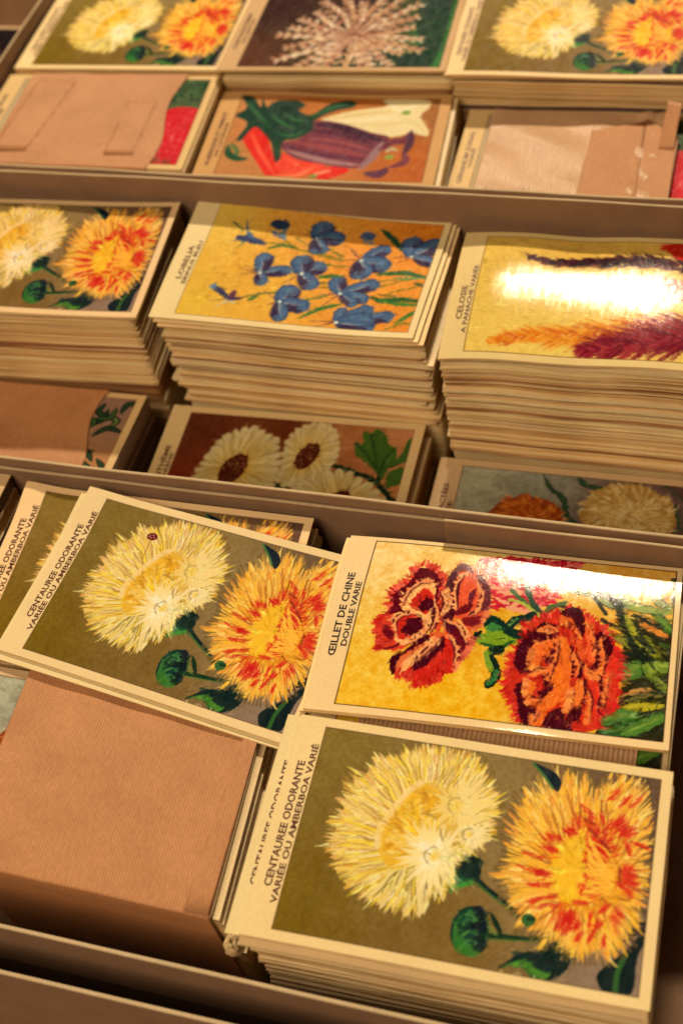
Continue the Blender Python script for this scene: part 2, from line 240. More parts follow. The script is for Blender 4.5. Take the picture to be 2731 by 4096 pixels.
    for p, w in (([(310,750),(480,800),(590,800)],1.6),([(520,720),(590,745)],2.4),([(510,620),(560,640),(640,640)],2.8),([(660,570),(700,600)],1.6),([(700,560),(740,580)],1.6),([(740,530),(830,500),(930,560)],4),([(810,350),(850,420),(900,480)],1.8),([(860,580),(950,600),(1030,640)],3.6),([(860,660),(950,740),(1010,840)],3.6),([(880,640),(1030,700),(1090,810)],2.6),([(840,800),(900,880),(970,930)],3.4),([(830,940),(880,970),(980,1000)],2),([(790,1030),(900,1060)],1.8),([(790,1080),(850,1120),(910,1130)],1.8),([(740,1170),(850,1190)],1.5),([(430,890),(480,930),(560,930)],2.8),([(280,860),(360,900),(430,910)],1.3),([(320,1025),(430,1025),(540,1025)],1.7),([(450,1140),(520,1125),(600,1140)],1.6),([(390,1170),(420,1160)],2),([(430,1230),(520,1200),(640,1190),(650,1220)],1.8),([(600,1280),(660,1330),(640,1400)],5.4),([(690,1290),(740,1300)],4),([(720,1390),(760,1370)],2.2),([(1020,540),(1090,520),(1150,490)],3.4),([(1100,520),(1150,600),(1200,590)],5),([(1010,310),(1070,290),(1110,220)],2),([(1110,370),(1140,340),(1180,310)],1.5),([(1210,370),(1280,310)],1.6),([(1230,680),(1320,720)],1.6),([(1170,700),(1190,760)],1.6),([(1160,900),(1170,1000),(1150,1060)],5),([(1190,920),(1200,1010),(1170,1120)],3.6),([(950,1260),(990,1210)],2),([(1060,1340),(1080,1290),(1120,1250)],3),([(860,1350),(880,1270)],1.5),([(900,1400),(940,1350)],2),([(860,1500),(900,1420)],1.6),([(750,1500),(790,1440)],1.9),([(980,1540),(990,1470)],1.6),([(960,430),(975,500)],1.3),([(880,860),(920,900)],3)):
        P = curve(np.array(Z('c2',p))); cc = np.array(Z('c2',[(760,880)])[0])
        for k in range(int(12+w*w*3.2)):
            a = along(P, r.rand())+r.randn(2)*w*.24; d = a-cc; g = math.atan2(d[1],d[0]) if w > 2.2 else math.atan2(P[-1][1]-P[0][1], P[-1][0]-P[0][0]); g += r.randn()*.25; l = .8+1.5*r.rand()
            c.stroke([a-[l*math.cos(g)*.6,l*math.sin(g)*.6], a+[l*math.cos(g),l*math.sin(g)]], .6+.6*r.rand(), [red,(214,34,14),(186,10,18),(222,60,20)][r.randint(4)], .85, 1.8, 'both')
    for p in ([(860,560),(960,660),(1040,760)],[(830,480),(900,520)],[(1110,890),(1110,1000)]): c.stroke(Z('c2',p), .9, (110,30,10), .6, 2)
    for i in range(60):
        a = along(Z('c2',[(860,600),(850,800),(850,1000),(790,1150)]), r.rand()); b = along(Z('c2',[(1060,760),(1080,900),(1060,1080),(960,1200)]), r.rand()*.3+np.clip((70-a[1])/70,0,.7))
        c.stroke([a,(a+b)/2+r.randn(2),b], .7, (246,178,50), .8, 1.6, 'tip')
    oc = np.array(Z('c2',[(760,900)])[0]); opoly0 = Z('c2',[(230,1180),(200,900),(260,600),(300,400),(500,230),(700,160),(900,220),(1080,140),(1260,200),(1330,420),(1350,700),(1320,1000),(1250,1280),(1150,1480),(950,1600),(760,1580),(600,1480),(400,1380)])
    pull(c, opoly0, 250, away(oc, Z('c2',[(760,700)])[0], Z('c2',[(760,1060)])[0]), (1.,3.), (.25,.6), 10, .55, .2)
    for k in range(240):
        t = r.rand(); a = along(tips, t); d = oc-a; p = a+d*(.05+.35*r.rand()); c.stroke([p, p-d*.09*(1+r.rand())], .35, [(250,206,110),(206,100,20),(240,140,40),(250,190,80),(150,80,30)][r.randint(5)], .75, 1.5, 'both')
    # leaf between the flowers
    c.poly(Z('c2',[(395,0),(500,40),(590,90),(632,160),(625,215),(595,245),(555,205),(500,130)]), (8,26,34)); c.stroke(Z('c2',[(400,5),(490,110),(560,215)]), .9, (70,112,50), .9)
    pull(c, Z('c3',[(230,420),(460,420),(460,740),(230,740)]), 260, lambda p: 1.2, (1,2.5), (.4,.9), 10, .6, .7)
    pull(c, Z('c3',[(520,640),(1030,640),(1030,920),(520,920)]), 400, lambda p: .5, (1,3), (.3,.8), 10, .6, .4); pull(c, Z('c3',[(150,0),(430,0),(430,300),(150,300)]), 260, lambda p: 2.4, (1,3), (.3,.8), 10, .6, .4)
    c.ell(Z('c3',[(740,490)])[0], 2.2, 2, (56,94,40)); c.stroke(Z('c3',[(740,480),(780,485)]), 1.2, (16,50,26))
    c.warp(.28, .8); c.keep(x0,y0,x1,y1, PAPER); c.frame(x0,y0,x1,y1, (92,60,34), .3); return c

def art_carnation(px, seed=5):
    c = Canvas(px, PAPER, seed); r = c.r; x0,y0,x1,y1 = 10.8,3.1,122.9,75.6
    c.grad([(12,70),(12,10),(50,10),(60,70),(118,70),(60,40),(90,10)], [(240,196,110),(242,186,50),(238,176,24),(240,196,110),(236,170,60),(226,158,30),(216,146,24)], x0,y0,x1,y1)
    c.noise(.7, 26, tint=(.5,1,1.6)); c.noise(2.2, 30, tint=(.4,1,1.3)); c.noise(7, 14, tint=(.4,1,1.4))
    mar, red, org, crm, drk = (92,8,20),(202,34,20),(236,92,32),(250,176,92),(58,4,18)
    def blades(items, z):
        for p, w, col in items:
            c.stroke(p, w+.9, (16,26,16), .85, 1.6, 'both'); c.stroke(p, w, col, .95, 1.4, 'both')
            P = np.array(p); c.stroke(P+[.3,.5], w*.25, mixc(col,(210,190,70),.4), .6, 1.5, 'both')
    # leaves at the right
    c.poly(Z('a2',[(1060,830),(1250,600),(1470,560),(1480,1535),(1200,1530),(870,1480),(1030,1280),(1080,1050)]), (22,26,14), .9)
    for i in range(60):
        a = np.array(Z('a2',[(1100+r.rand()*340, 850+r.rand()*640)])[0]); g = r.randn()*.5
        c.stroke([a, a+[6*math.cos(g), 6*math.sin(g)]], 1, [(30,60,28),(10,14,12),(60,84,30),(90,70,30)][r.randint(4)], .7, 1.6, 'both')
    yg, gr, g2 = (164,156,34),(84,122,40),(120,140,42)
    blades([(Z('a2',[(1080,480),(1180,640),(1290,760),(1390,850)]),5,yg),(Z('a2',[(1070,1010),(1150,950),(1270,900)]),7,gr),(Z('a2',[(1050,1275),(1220,1250),(1410,1240)]),3.6,(190,170,30)),(Z('a2',[(910,1370),(1050,1330),(1190,1340)]),6.5,(76,118,44)),(Z('a2',[(900,1440),(1010,1450),(1120,1410)]),4,(56,100,40)),(Z('a2',[(1070,1480),(1250,1400),(1430,1320)]),5,(84,124,40)),(Z('a2',[(1260,880),(1310,960),(1345,1050)]),4.5,g2),(Z('a2',[(1330,890),(1400,915),(1460,930)]),5,g2),(Z('a2',[(1060,1170),(1230,1110),(1390,1120)]),1.8,(196,134,60)),(Z('a2',[(1220,540),(1330,590),(1450,670)]),5,(214,126,40)),(Z('a2',[(1340,470),(1410,560),(1470,640)]),4,gr),(Z('a2',[(980,660),(1080,700),(1180,790)]),2.6,(140,130,40)),(Z('a2',[(1340,1000),(1400,1080),(1440,1120)]),3.5,(110,120,40)),(Z('a2',[(1190,730),(1230,800),(1250,850)]),3,(170,160,40)),(Z('a2',[(1090,1210),(1250,1160),(1420,1160)]),1.4,(130,110,50)),(Z('a2',[(1380,730),(1460,760)]),3,gr),(Z('a2',[(1050,350),(1200,430),(1470,470)]),3.6,(150,160,70)),(Z('a2',[(860,340),(1000,400),(1120,430)]),3.4,(130,140,70)),(Z('a2',[(1300,280),(1380,380),(1470,440)]),3,(140,150,80)),(Z('a2',[(560,250),(700,280),(860,330)]),3.2,(120,140,70))], 'a2')
    for p, w in (([(850,320),(900,400),(960,490)],1.4),([(930,540),(1000,580),(1090,620)],1.7),([(1070,470),(1090,600),(1150,720),(1260,870)],3),([(1180,490),(1300,560),(1400,610)],1.5),([(1255,870),(1350,860),(1470,862)],1.5),([(1180,500),(1240,680),(1330,800)],1.8),([(1200,690),(1250,740),(1240,830)],1.6),([(1060,850),(1150,820),(1250,850)],1.8),([(640,440),(560,430),(480,500)],1.6),([(900,320),(1000,350),(1060,420)],3),([(1280,250),(1330,300)],4),([(1500,180),(1505,420)],2)): c.stroke(Z('a2',p), w, (26,34,24), .9, 1.6)
    # pink flower at the top
    c.poly(Z('a2',[(-60,60),(100,25),(740,70),(730,100),(560,130),(560,260),(540,400),(440,450),(340,500),(200,480),(100,430),(40,320),(-120,300)]), (236,150,110), .85)
    for i in range(330):
        a = np.array(Z('a2',[(-60+r.rand()*600, 60+r.rand()*400)])[0])
        if i < 120: a = np.array(Z('a2',[(-40+r.rand()*760, 35+r.rand()*70)])[0])
        g = .15+r.randn()*.5; L = 2+3*r.rand(); c.stroke([a, a+[L*.5*math.cos(g)+.2, L*.5*math.sin(g)+.5], a+[L*math.cos(g), L*math.sin(g)]], .5+1.3*r.rand(), [(206,20,40),(214,30,50),(232,96,84),(176,10,34)][r.randint(4)], .8, 1.6, 'both')
    c.stroke(Z('a2',[(210,310),(300,400),(380,470),(470,540)]), 1.8, (70,96,40)); c.stroke(Z('a2',[(335,250),(350,360),(420,470),(480,520)]), 2.2, (48,72,44)); c.stroke(Z('a2',[(190,390),(300,420),(440,530)]), 1.3, (176,170,60)); c.stroke(Z('a2',[(640,400),(520,440),(480,490)]), 1.6, (80,100,50))
    # bud with curling bracts
    c.poly(Z('a1',[(925,880),(1050,850),(1035,800),(1075,700),(1180,725),(1270,790),(1400,850),(1380,925),(1270,960),(1180,1000),(1040,975),(960,935)]), (124,152,30))
    c.poly(Z('a1',[(1035,810),(1075,700),(1180,725),(1270,790),(1400,850),(1390,930),(1310,900),(1210,850),(1120,760)]), (16,44,30)); c.poly(Z('a1',[(920,880),(1010,835),(1000,870),(950,915)]), (14,26,20))
    c.poly(Z('a1',[(1060,830),(1100,760),(1190,800),(1160,840)]), (60,120,50)); c.stroke(Z('a1',[(1150,910),(1220,895)]), 1.6, (20,50,20), taper='both'); c.stroke(Z('a1',[(1010,950),(1160,985),(1280,930)]), 1.2, (30,80,30))
    c.stroke(Z('a1',[(1250,800),(1320,735),(1400,715),(1470,685)]), 3.4, (22,44,34)); c.stroke(Z('a1',[(1260,780),(1330,720)]), 1.2, (90,140,60))
    c.stroke(Z('a1',[(1180,1000),(1100,1020),(1085,1080),(1130,1160),(1140,1240),(1080,1310)]), 3.6, (20,36,22)); c.stroke(Z('a1',[(1060,1030),(1065,1100),(1100,1180)]), 2, (120,150,40)); c.stroke(Z('a1',[(1150,1200),(1120,1270),(1070,1310)]), 1.8, (50,110,50))
    def frill(path, L, col, n=40, out=1):
        P = np.array(path)
        for t in r.rand(n):
            a = along(P, t); b = along(P, min(t+.02,1)); d = b-a; q = np.hypot(*d)+1e-6; nn = np.array([-d[1],d[0]])/q*out
            e = a+nn*L*(.35+.6*r.rand())+r.randn(2)*.3; k = [col, mixc(col,(240,120,80),.35), mixc(col,(120,10,10),.3)][r.randint(3)]
            c.stroke([a-nn*1.2, a+nn*.1, e], 1.5*(.6+.8*r.rand()), k, .9, 1.4, 'tip')
    def petal(poly, base, core=None, corec=None): 
        c.poly(poly, base, 1, True, .12)
        if core is not None: c.poly(core, corec, .95, True, .15)
    # first carnation
    o = Z('a1',[(200,660),(165,600),(180,510),(260,430),(350,380),(400,270),(480,215),(570,240),(650,300),(690,400),(650,540)])
    petal(Z('a1',[(190,700),(180,600),(260,440),(380,370),(420,290),(490,260),(590,280),(660,360),(670,450),(620,600),(520,700),(380,680)]), mar); frill(o, 2.6, red, 70, 1); frill(o, 1.4, (236,90,60), 40, 1)
    petal(Z('a1',[(290,640),(320,520),(390,440),(450,400),(540,375),(590,430),(600,530),(580,640),(520,700),(400,670)]), crm, Z('a1',[(375,610),(395,550),(440,510),(505,455),(565,500),(590,585),(525,695),(420,655)]), red)
    c.ell(Z('a1',[(520,610)])[0], 2.6, 3.2, drk, 0, .9, .5); frill(Z('a1',[(300,620),(340,520),(410,440),(540,375),(600,440)]), 1.6, crm, 36, 1)
    petal(Z('a1',[(110,700),(220,680),(280,760),(250,850),(240,900),(330,960),(270,1010),(60,1005),(90,930),(60,850),(70,755)]), (216,60,34)); frill(Z('a1',[(60,1005),(90,930),(60,850),(70,755),(110,700)]), 1.6, red, 40, 1)
    for p, w in (([(150,790),(180,870),(210,900)],3.4),([(120,695),(200,700)],2.4),([(90,940),(200,930)],1.2),([(60,1005),(200,990),(290,950)],1.2),([(330,600),(240,620),(190,700)],2.6)): c.stroke(Z('a1',p), w, mar, .9, 2, 'both')
    petal(Z('a1',[(200,770),(240,690),(400,665),(520,700),(555,790),(500,880),(330,965),(235,920),(255,850)]), crm, Z('a1',[(245,820),(280,700),(400,680),(470,740),(490,850),(350,925),(265,890)]), red)
    c.ell(Z('a1',[(395,805)])[0], 3.4, 4.6, drk, -.2, .9, .5); frill(Z('a1',[(330,940),(440,900),(540,820),(520,700)]), 1.4, crm, 24, -1)
    petal(Z('a1',[(190,1180),(200,1080),(330,1010),(520,880),(640,890),(710,900),(700,1190),(640,1250),(560,1300),(420,1340),(370,1240),(300,1265),(225,1245)]), red); frill(Z('a1',[(230,1240),(370,1250),(420,1340),(560,1300),(640,1250),(690,1200)]), 2.2, red, 60, -1)
    c.poly(Z('a1',[(190,1190),(200,1080),(330,1010),(530,870),(520,930),(400,1000),(300,1060),(260,1130),(220,1240)]), drk, .95)
    for p, w, k in (([(300,1200),(360,1120),(470,1050),(560,950),(640,880)],5,crm),([(250,1200),(290,1110),(380,1040),(500,960)],2.2,(222,110,50)),([(390,1190),(480,1120),(570,1060),(640,980),(660,900)],5.4,drk),([(520,1180),(600,1100),(680,1000)],2.5,(220,50,30)),([(280,1230),(340,1150)],1.8,(240,160,90)),([(360,1250),(400,1180)],1.6,(228,90,60)),([(690,1020),(670,1180)],1,(130,110,60))): c.stroke(Z('a1',p), w, k, .92, 2, 'both')
    frill(Z('a1',[(420,1080),(520,1010),(620,920)]), 2.0, crm, 26, 1)
    petal(Z('a1',[(700,880),(780,900),(815,1000),(800,1110),(780,1190),(690,1200)]), red); c.stroke(Z('a1',[(720,890),(800,960),(790,1080),(770,1180)]), 2.4, (246,140,80), .9)
    petal(Z('a1',[(690,750),(800,745),(900,800),(945,900),(910,1010),(850,1080),(800,1115),(790,960),(740,900),(680,850)]), (222,66,36)); c.stroke(Z('a1',[(720,780),(800,860),(830,960),(810,1100)]), 4.4, mar, .9, 2, 'both'); c.stroke(Z('a1',[(800,750),(880,840),(920,930),(870,1040)]), 1.8, crm, .9, 2, 'both'); frill(Z('a1',[(800,1110),(860,1070),(915,1000),(945,900)]), 1.5, (230,110,70), 24, -1)
    petal(Z('a1',[(745,640),(735,430),(760,280),(850,225),(950,270),(1040,320),(1075,430),(1080,570),(1060,700),(1000,790),(930,835),(830,750),(760,720)]), (228,84,44))
    frill(Z('a1',[(745,440),(770,270),(850,220),(950,265),(1040,315),(1080,430),(1085,570),(1060,700),(1000,790),(930,830)]), 1.4, (240,130,70), 60, 1)
    for p, w, k in (([(760,620),(750,430),(780,300)],5,(64,20,34)),([(770,300),(850,250),(930,290)],3.6,(96,44,46)),([(980,320),(1030,420),(1050,560),(1020,660)],4,(90,34,40)),([(800,360),(850,320),(930,330)],2,(250,176,110)),([(970,380),(1000,470),(1010,600)],1.6,(248,160,90)),([(900,600),(930,520),(950,480)],2.4,(80,20,34)),([(780,690),(860,650),(930,600)],3.2,mar),([(840,740),(930,760),(990,720)],4,(110,16,24)),([(820,560),(900,520)],2,(240,120,60)),([(830,430),(900,400)],2.2,(240,110,60)),([(900,680),(980,660),(1030,600)],1.4,(248,150,80))): c.stroke(Z('a1',p), w, k, .88, 2, 'both')
    for p, w, k in (([(600,640),(570,740),(560,840)],3,drk),([(640,560),(640,700),(620,860)],3.4,(214,60,30)),([(690,460),(720,560),(700,640),(640,700)],3,crm),([(740,520),(730,640),(710,740),(740,860)],4.6,(70,8,24)),([(680,760),(690,840)],2,crm),([(560,860),(640,880),(700,860)],2.4,(226,90,40)),([(560,640),(540,740),(560,780)],1.6,crm),([(650,470),(680,480)],1.4,crm)): c.stroke(Z('a1',p), w, k, .92, 1.8, 'both')
    frill(Z('a1',[(690,460),(720,560),(690,640),(640,700)]), 1.6, crm, 26, -1)
    f1p = Z('a1',[(60,1005),(60,750),(160,600),(250,420),(400,250),(500,210),(650,290),(760,260),(850,210),(960,260),(1060,330),(1090,560),(1000,800),(950,920),(850,1090),(700,1210),(560,1320),(420,1360),(220,1250),(190,1100)])
    cs = Z('a1',[(520,700),(480,860),(640,880),(780,720),(700,800)])
    pull(c, f1p, 1500, away(*cs), (1.,3.), (.3,.75), 8, .8, .2)
    pull(c, f1p, 700, away(*cs), (.6,1.8), (.2,.4), 22, .8, .3)
    # second carnation
    o = Z('a2',[(560,1450),(400,1425),(290,1410),(225,1320),(185,1200),(125,1090),(160,930),(180,880),(240,760),(310,650),(290,590),(410,540),(520,490),(600,465),(700,435),(800,500),(900,560),(970,640),(1050,780),(1075,860),(1062,1000),(1062,1120),(1030,1270),(930,1300),(890,1425)])
    c.poly(Z('a2',[(150,1090),(180,930),(240,770),(320,650),(320,590),(450,530),(600,480),(700,450),(800,510),(900,570),(970,650),(1050,790),(1060,1000),(1055,1120),(1020,1270),(930,1300),(880,1430),(700,1460),(560,1450),(400,1420),(290,1400),(220,1300)]), (200,44,22)); frill(o, 2.4, (212,36,28), 170, 1)
    for i in range(90):
        t = r.rand(); a = along(o, t); b = np.array(Z('a2',[(720,960)])[0]); k = .1+.3*r.rand(); p = a+(b-a)*k; q = a+(b-a)*(k+.25)
        c.stroke([p,q], 1.2+r.rand(), [(226,70,34),(170,20,20),(236,110,44),(130,12,22)][r.randint(4)], .7, 2, 'both')
    for p in ([(220,900),(250,780),(330,680),(420,610),(480,570),(570,600),(570,680),(450,710),(400,770),(350,830),(370,930),(310,985),(260,965)],[(240,1080),(335,1050),(310,1180),(440,1240),(400,1340),(350,1400),(285,1385),(250,1210)],[(470,1430),(480,1340),(580,1265),(640,1330),(690,1455)],[(860,700),(930,640),(1010,760),(960,860),(890,920),(930,1040),(930,1200),(890,1290),(890,1100),(860,900)],[(610,480),(720,440),(790,520),(780,700),(740,620),(680,620),(600,600)],[(430,960),(520,940),(510,1050),(560,1070),(480,1180),(400,1150),(470,1080)],[(670,760),(710,830),(720,960),(680,1010),(680,860)],[(760,880),(790,860),(770,980),(720,1010)],[(780,1010),(810,1060),(800,1230),(760,1180)],[(480,800),(560,740),(550,900),(470,900)],[(640,1260),(760,1240),(740,1350),(660,1360)]):
        c.poly(Z('a2',p), drk, .93, True, .25)
    for p, k in (([(560,860),(590,690),(645,700),(680,790),(685,900),(672,1010),(650,1150),(560,1240),(480,1300),(435,1415),(355,1400),(400,1330),(450,1240),(345,1235),(312,1150),(335,1040),(400,1060),(380,1160),(450,1180),(540,1080),(500,1040),(540,960)],(240,112,30)),([(350,930),(385,800),(430,740),(510,700),(560,720),(520,800),(470,870),(400,945)],(240,108,34)),([(790,900),(860,915),(885,1000),(905,1100),(885,1290),(860,1430),(790,1400),(780,1200),(805,1060)],(218,52,28)),([(690,1100),(740,1020),(785,1085),(765,1190),(700,1250),(645,1300),(680,1200)],(244,120,40)),([(590,510),(700,540),(700,600),(620,590)],(240,100,36)),([(790,520),(850,580),(885,800),(860,900),(800,860),(800,700)],(236,90,36)),([(690,690),(760,720),(800,860),(740,900),(720,800)],(226,84,34)),([(920,930),(1000,860),(1050,880),(1050,1100),(1000,1240),(950,1200),(930,1060)],(214,48,28)),([(780,910),(900,1000),(880,1040),(780,980)],(248,130,50)),([(330,930),(500,935),(520,960),(360,960)],(250,160,60)),([(420,630),(580,620),(540,660),(440,665)],(250,150,70))):
        c.poly(Z('a2',p), k, .94, True, .2)
    for i in range(130):
        a = np.array(Z('a2',[(330+r.rand()*700, 560+r.rand()*840)])[0]); g = math.pi/2+r.randn()*.35; L = 2+4*r.rand()
        c.stroke([a, a+[L*math.cos(g), L*math.sin(g)]], .5+.5*r.rand(), [(250,140,50),(196,24,18),(226,64,24),(110,8,20),(248,120,40)][r.randint(5)], .55, 1.8, 'both')
    def ruffle(z, paths, bright, dark, L=1.9, n=26, sgn=1):
        for p in paths:
            P = curve(np.array(Z(z,p))); c.stroke(P, 2.3, dark, .8, 2.4, 'both'); Pn = P+r.randn(2)*.2
            for t in np.sort(r.rand(int(n*.8)))*.97:
                a = along(Pn, t); b = along(Pn, t+.03); d = (b-a)/(np.hypot(*(b-a))+1e-6); nn = np.array([-d[1],d[0]])*sgn; h = L*(.25+1.1*r.rand()**1.5)
                c.poly([a-d*(.7+.7*r.rand()), a+d*(.7+.7*r.rand()), a+d*(.2+.3*r.randn())+nn*h], mixc(bright,(226,60,26),.5*r.rand()), .92, False)
            c.stroke(Pn-np.array([0,.2]), .9, mixc(bright,(240,110,50),.3), .8, 1.8, 'both')
    ruffle('a1', [[(300,620),(350,500),(450,410),(560,400)],[(250,880),(235,760),(310,700),(420,690)],[(330,960),(450,905),(540,820)],[(420,1100),(540,1000),(640,905)],[(700,760),(820,820),(880,960)],[(800,640),(785,440),(860,320)],[(900,700),(990,640),(1025,480)],[(590,560),(620,700),(560,860)],[(720,880),(790,1000),(770,1150)],[(640,480),(690,580),(640,700)]], (250,178,100), (70,8,22), 1.7, 22, 1)
    ruffle('a2', [[(330,820),(400,740),(560,700)],[(330,1000),(420,960),(530,955)],[(590,720),(550,870),(500,1040)],[(700,1090),(665,1200),(640,1300)],[(790,920),(860,960),(920,900)],[(800,560),(860,700),(870,850)],[(920,680),(945,850),(930,1000)],[(440,1250),(390,1330),(350,1400)],[(980,1000),(945,1150),(930,1270)],[(600,560),(700,610),(760,700)],[(690,800),(740,900),(720,1000)],[(340,1160),(400,1200),(470,1180)],[(800,1080),(830,1200),(810,1380)],[(420,640),(500,600),(580,620)]], (250,134,52), (64,4,18), 2.1, 24, -1)
    f2p = Z('a2',[(225,1320),(150,1100),(170,900),(250,740),(310,600),(450,520),(600,470),(700,440),(800,500),(900,560),(970,640),(1060,800),(1070,1000),(1060,1130),(1020,1280),(930,1310),(880,1430),(700,1460),(400,1430),(290,1400)])
    def fld(p):
        d = p-np.array(Z('a2',[(730,980)])[0]); return math.pi/2+.9*math.tanh(-d[0]/14)*(1 if d[1]>0 else -1)+(math.pi if d[1]<0 else 0)
    pull(c, f2p, 1500, fld, (1.,3.), (.3,.8), 8, .8, .22)
    pull(c, f2p, 700, away(Z('a2',[(730,980)])[0]), (.8,2.4), (.2,.5), 24, .8, .35)
    lp = Z('a2',[(1060,330),(1480,200),(1480,1535),(870,1480),(1060,1250),(1080,900),(960,560)]); pull(c, lp, 1500, lambda p: .05+.6*math.sin(p[1]*.12), (1.5,4), (.3,.8), 14, .7, .3)
    pull(c, Z('a1',[(920,880),(1040,700),(1200,690),(1480,660),(1400,950),(1170,1020),(1170,1290),(1070,1320),(1040,1000)]), 500, lambda p: -.6, (.8,2), (.3,.7), 14, .7, .5)
    frill(Z('a2',[(335,1040),(312,1150),(345,1235)]), 1.2, (248,150,60), 16, 1); frill(Z('a2',[(690,1100),(670,1200),(640,1300)]), 1.3, (248,150,60), 18, 1); frill(Z('a2',[(385,930),(350,920),(380,800)]), 1.4, (248,150,60), 18, -1)
    c.warp(.6, .9); c.keep(x0,y0,x1,y1, PAPER); c.frame(x0,y0,x1,y1, (50,26,14), .4); return c

def art_lobelia(px, seed=7):
    c = Canvas(px, PAPER, seed); r = c.r; x0,y0,x1,y1 = 12,3.2,121.8,74.6
    c.grad([(14,8),(14,70),(50,20),(60,70),(118,70),(118,8),(85,40)], [(228,170,50),(232,178,66),(232,160,48),(232,150,50),(226,122,30),(230,130,34),(234,136,42)], x0,y0,x1,y1); c.noise(.9, 14); c.noise(4, 10)
    ol, gr = (126,108,24),(50,98,34)
    for z, L in (('d1',(([(740,425),(950,440),(1150,500),(1350,560),(1560,600)],1.1,ol),([(780,490),(940,450),(1080,480)],1.6,gr),([(980,400),(1040,450),(1100,480)],1,ol),([(1090,370),(1220,460)],1,ol),([(430,210),(530,300)],1.2,(80,90,50)),([(500,1000),(700,960),(930,930)],1,(90,96,30)),([(600,1025),(650,1000),(700,970)],1.6,gr),([(1120,1190),(1300,1100),(1530,1045)],1.9,gr),([(1330,780),(1568,760)],1.4,(76,104,30)),([(1330,840),(1450,835)],.9,ol),([(1330,880),(1450,870)],.9,ol),([(1180,1010),(1300,985),(1400,960)],1.1,(80,100,30)),([(1430,490),(1560,560)],1.2,ol),([(1400,640),(1568,680)],1.6,gr))),('d2',(([(680,700),(850,690),(1000,700),(1220,770)],3.2,(48,92,44)),([(830,740),(1000,750),(1210,740)],1.6,(96,132,76)),([(620,930),(750,970),(900,960),(1130,990)],3.6,(30,80,28)),([(700,960),(900,1010),(1110,1020)],2.2,(52,108,32)),([(840,1200),(960,1130),(1080,1060)],2.4,(56,106,32)),([(750,230),(850,330),(940,470)],3.2,(26,64,38)),([(210,600),(430,610)],2,gr),([(0,1110),(160,1040),(350,1000)],2,gr),([(700,830),(850,790),(1000,760)],1,ol),([(690,770),(860,760)],.9,ol),([(760,910),(900,870),(1040,840)],1,ol),([(700,900),(780,920),(860,920)],1,(100,80,30)),([(140,480),(350,540)],1.2,ol),([(230,430),(350,510)],1.2,ol),([(760,1250),(900,1200),(1040,1205)],1,(110,110,30)),([(1050,800),(1120,830),(1190,825)],1.4,(50,80,40)),([(150,720),(300,700)],1.4,gr),([(130,780),(270,780)],.8,ol),([(130,830),(270,830)],.8,ol)))):
        for p, w, k in L: c.stroke(Z(z,p), w, k, .95, 1.6, 'both' if w > 1.5 else None)
    bl, pu, wh = (54,74,100),(50,22,44),(206,196,172)
    def flower(z, ctr, pet, spikes):
        C0 = np.array(Z(z,[ctr])[0])
        for p in spikes: c.stroke([C0, Z(z,[p])[0]], 1.3, [(96,40,52),(50,40,66)], .95, 1.6, 'tip')
        for tip, w in pet:
            T = np.array(Z(z,[tip])[0]); d = T-C0; n = np.array([-d[1],d[0]])/(np.hypot(*d)+1e-6); w = w/12.5*.74
            s0 = C0+d*.12; c.stroke([s0, C0+d*.5, T-d/np.hypot(*d)*w*.3], w, bl, 1, 1.5, 'petal'); c.ell(T-d/np.hypot(*d)*w*.42, w*.52, w*.5, bl)
            c.stroke([s0-n*w*.16, C0+d*.5-n*w*.24, T-d*.1-n*w*.3], w*.55, pu, .8, 5, 'both'); c.stroke([s0+n*w*.1, C0+d*.6+n*w*.2, T-d*.12+n*w*.25], w*.34, (84,110,130), .65, 4, 'both')
            c.stroke([s0, C0+d*.45, C0+d*(.6+.3*r.rand())+n*w*.1], .9, wh, .75, 2.5, 'tip')
            c.stroke([C0+d*.5+n*w*.5, T-d*.05+n*w*.35], .7, (40,44,70), .6, 3, 'both'); c.ell(T-d/np.hypot(*d)*w*.25-n*w*.1, w*.3, w*.26, (84,110,126), 0, .6)
            for k in range(5): q = C0+d*(.3+.6*r.rand())+n*w*.6*(r.rand()-.5); c.stroke([q, q+d*.15], .35, [(44,44,70),(120,140,150)][r.randint(2)], .5, 1.5)
        c.ell(C0, .9, .9, (232,220,180), 0, 1, .4)
    flower('d1',(720,740),[((1030,705),120),((780,540),150),((740,860),110)],[(520,700),(560,660),(500,755)])
    flower('d1',(1150,740),[((1380,650),150),((1150,560),180),((1260,890),150)],[(960,840),(1000,755)])
    flower('d1',(930,1030),[((1080,880),190),((1210,1080),150),((930,1210),130)],[(695,1085),(760,915)])
    flower('d1',(1290,370),[((1400,215),180),((1560,370),170),((1290,530),120),((1380,520),90)],[(1130,320),(1180,275)])
    c.stroke(Z('d1',[(745,430),(600,390),(460,370)]), 4.6, (50,56,86), 1, 1.6, 'petal'); c.stroke(Z('d1',[(640,390),(580,310),(575,190)]), 2.6, (66,90,112), 1, 1.6, 'tip'); c.stroke(Z('d1',[(540,420),(440,495)]), 1.6, (90,110,70), 1, 1.6, 'tip'); c.stroke(Z('d1',[(540,400),(390,410)]), 1.2, (70,80,110), 1, 1.6, 'tip')
    c.ell(Z('d1',[(920,235)])[0], 4.8, 3.2, (34,50,70), -.1); c.stroke(Z('d1',[(830,300),(900,350),(970,385)]), 2.8, (86,90,106), 1, 1.6, 'both'); c.stroke(Z('d1',[(980,270),(950,340),(975,390)]), 2.8, (98,118,122), .9, 1.6, 'both'); c.stroke(Z('d1',[(850,300),(950,290)]), .8, wh, .7)
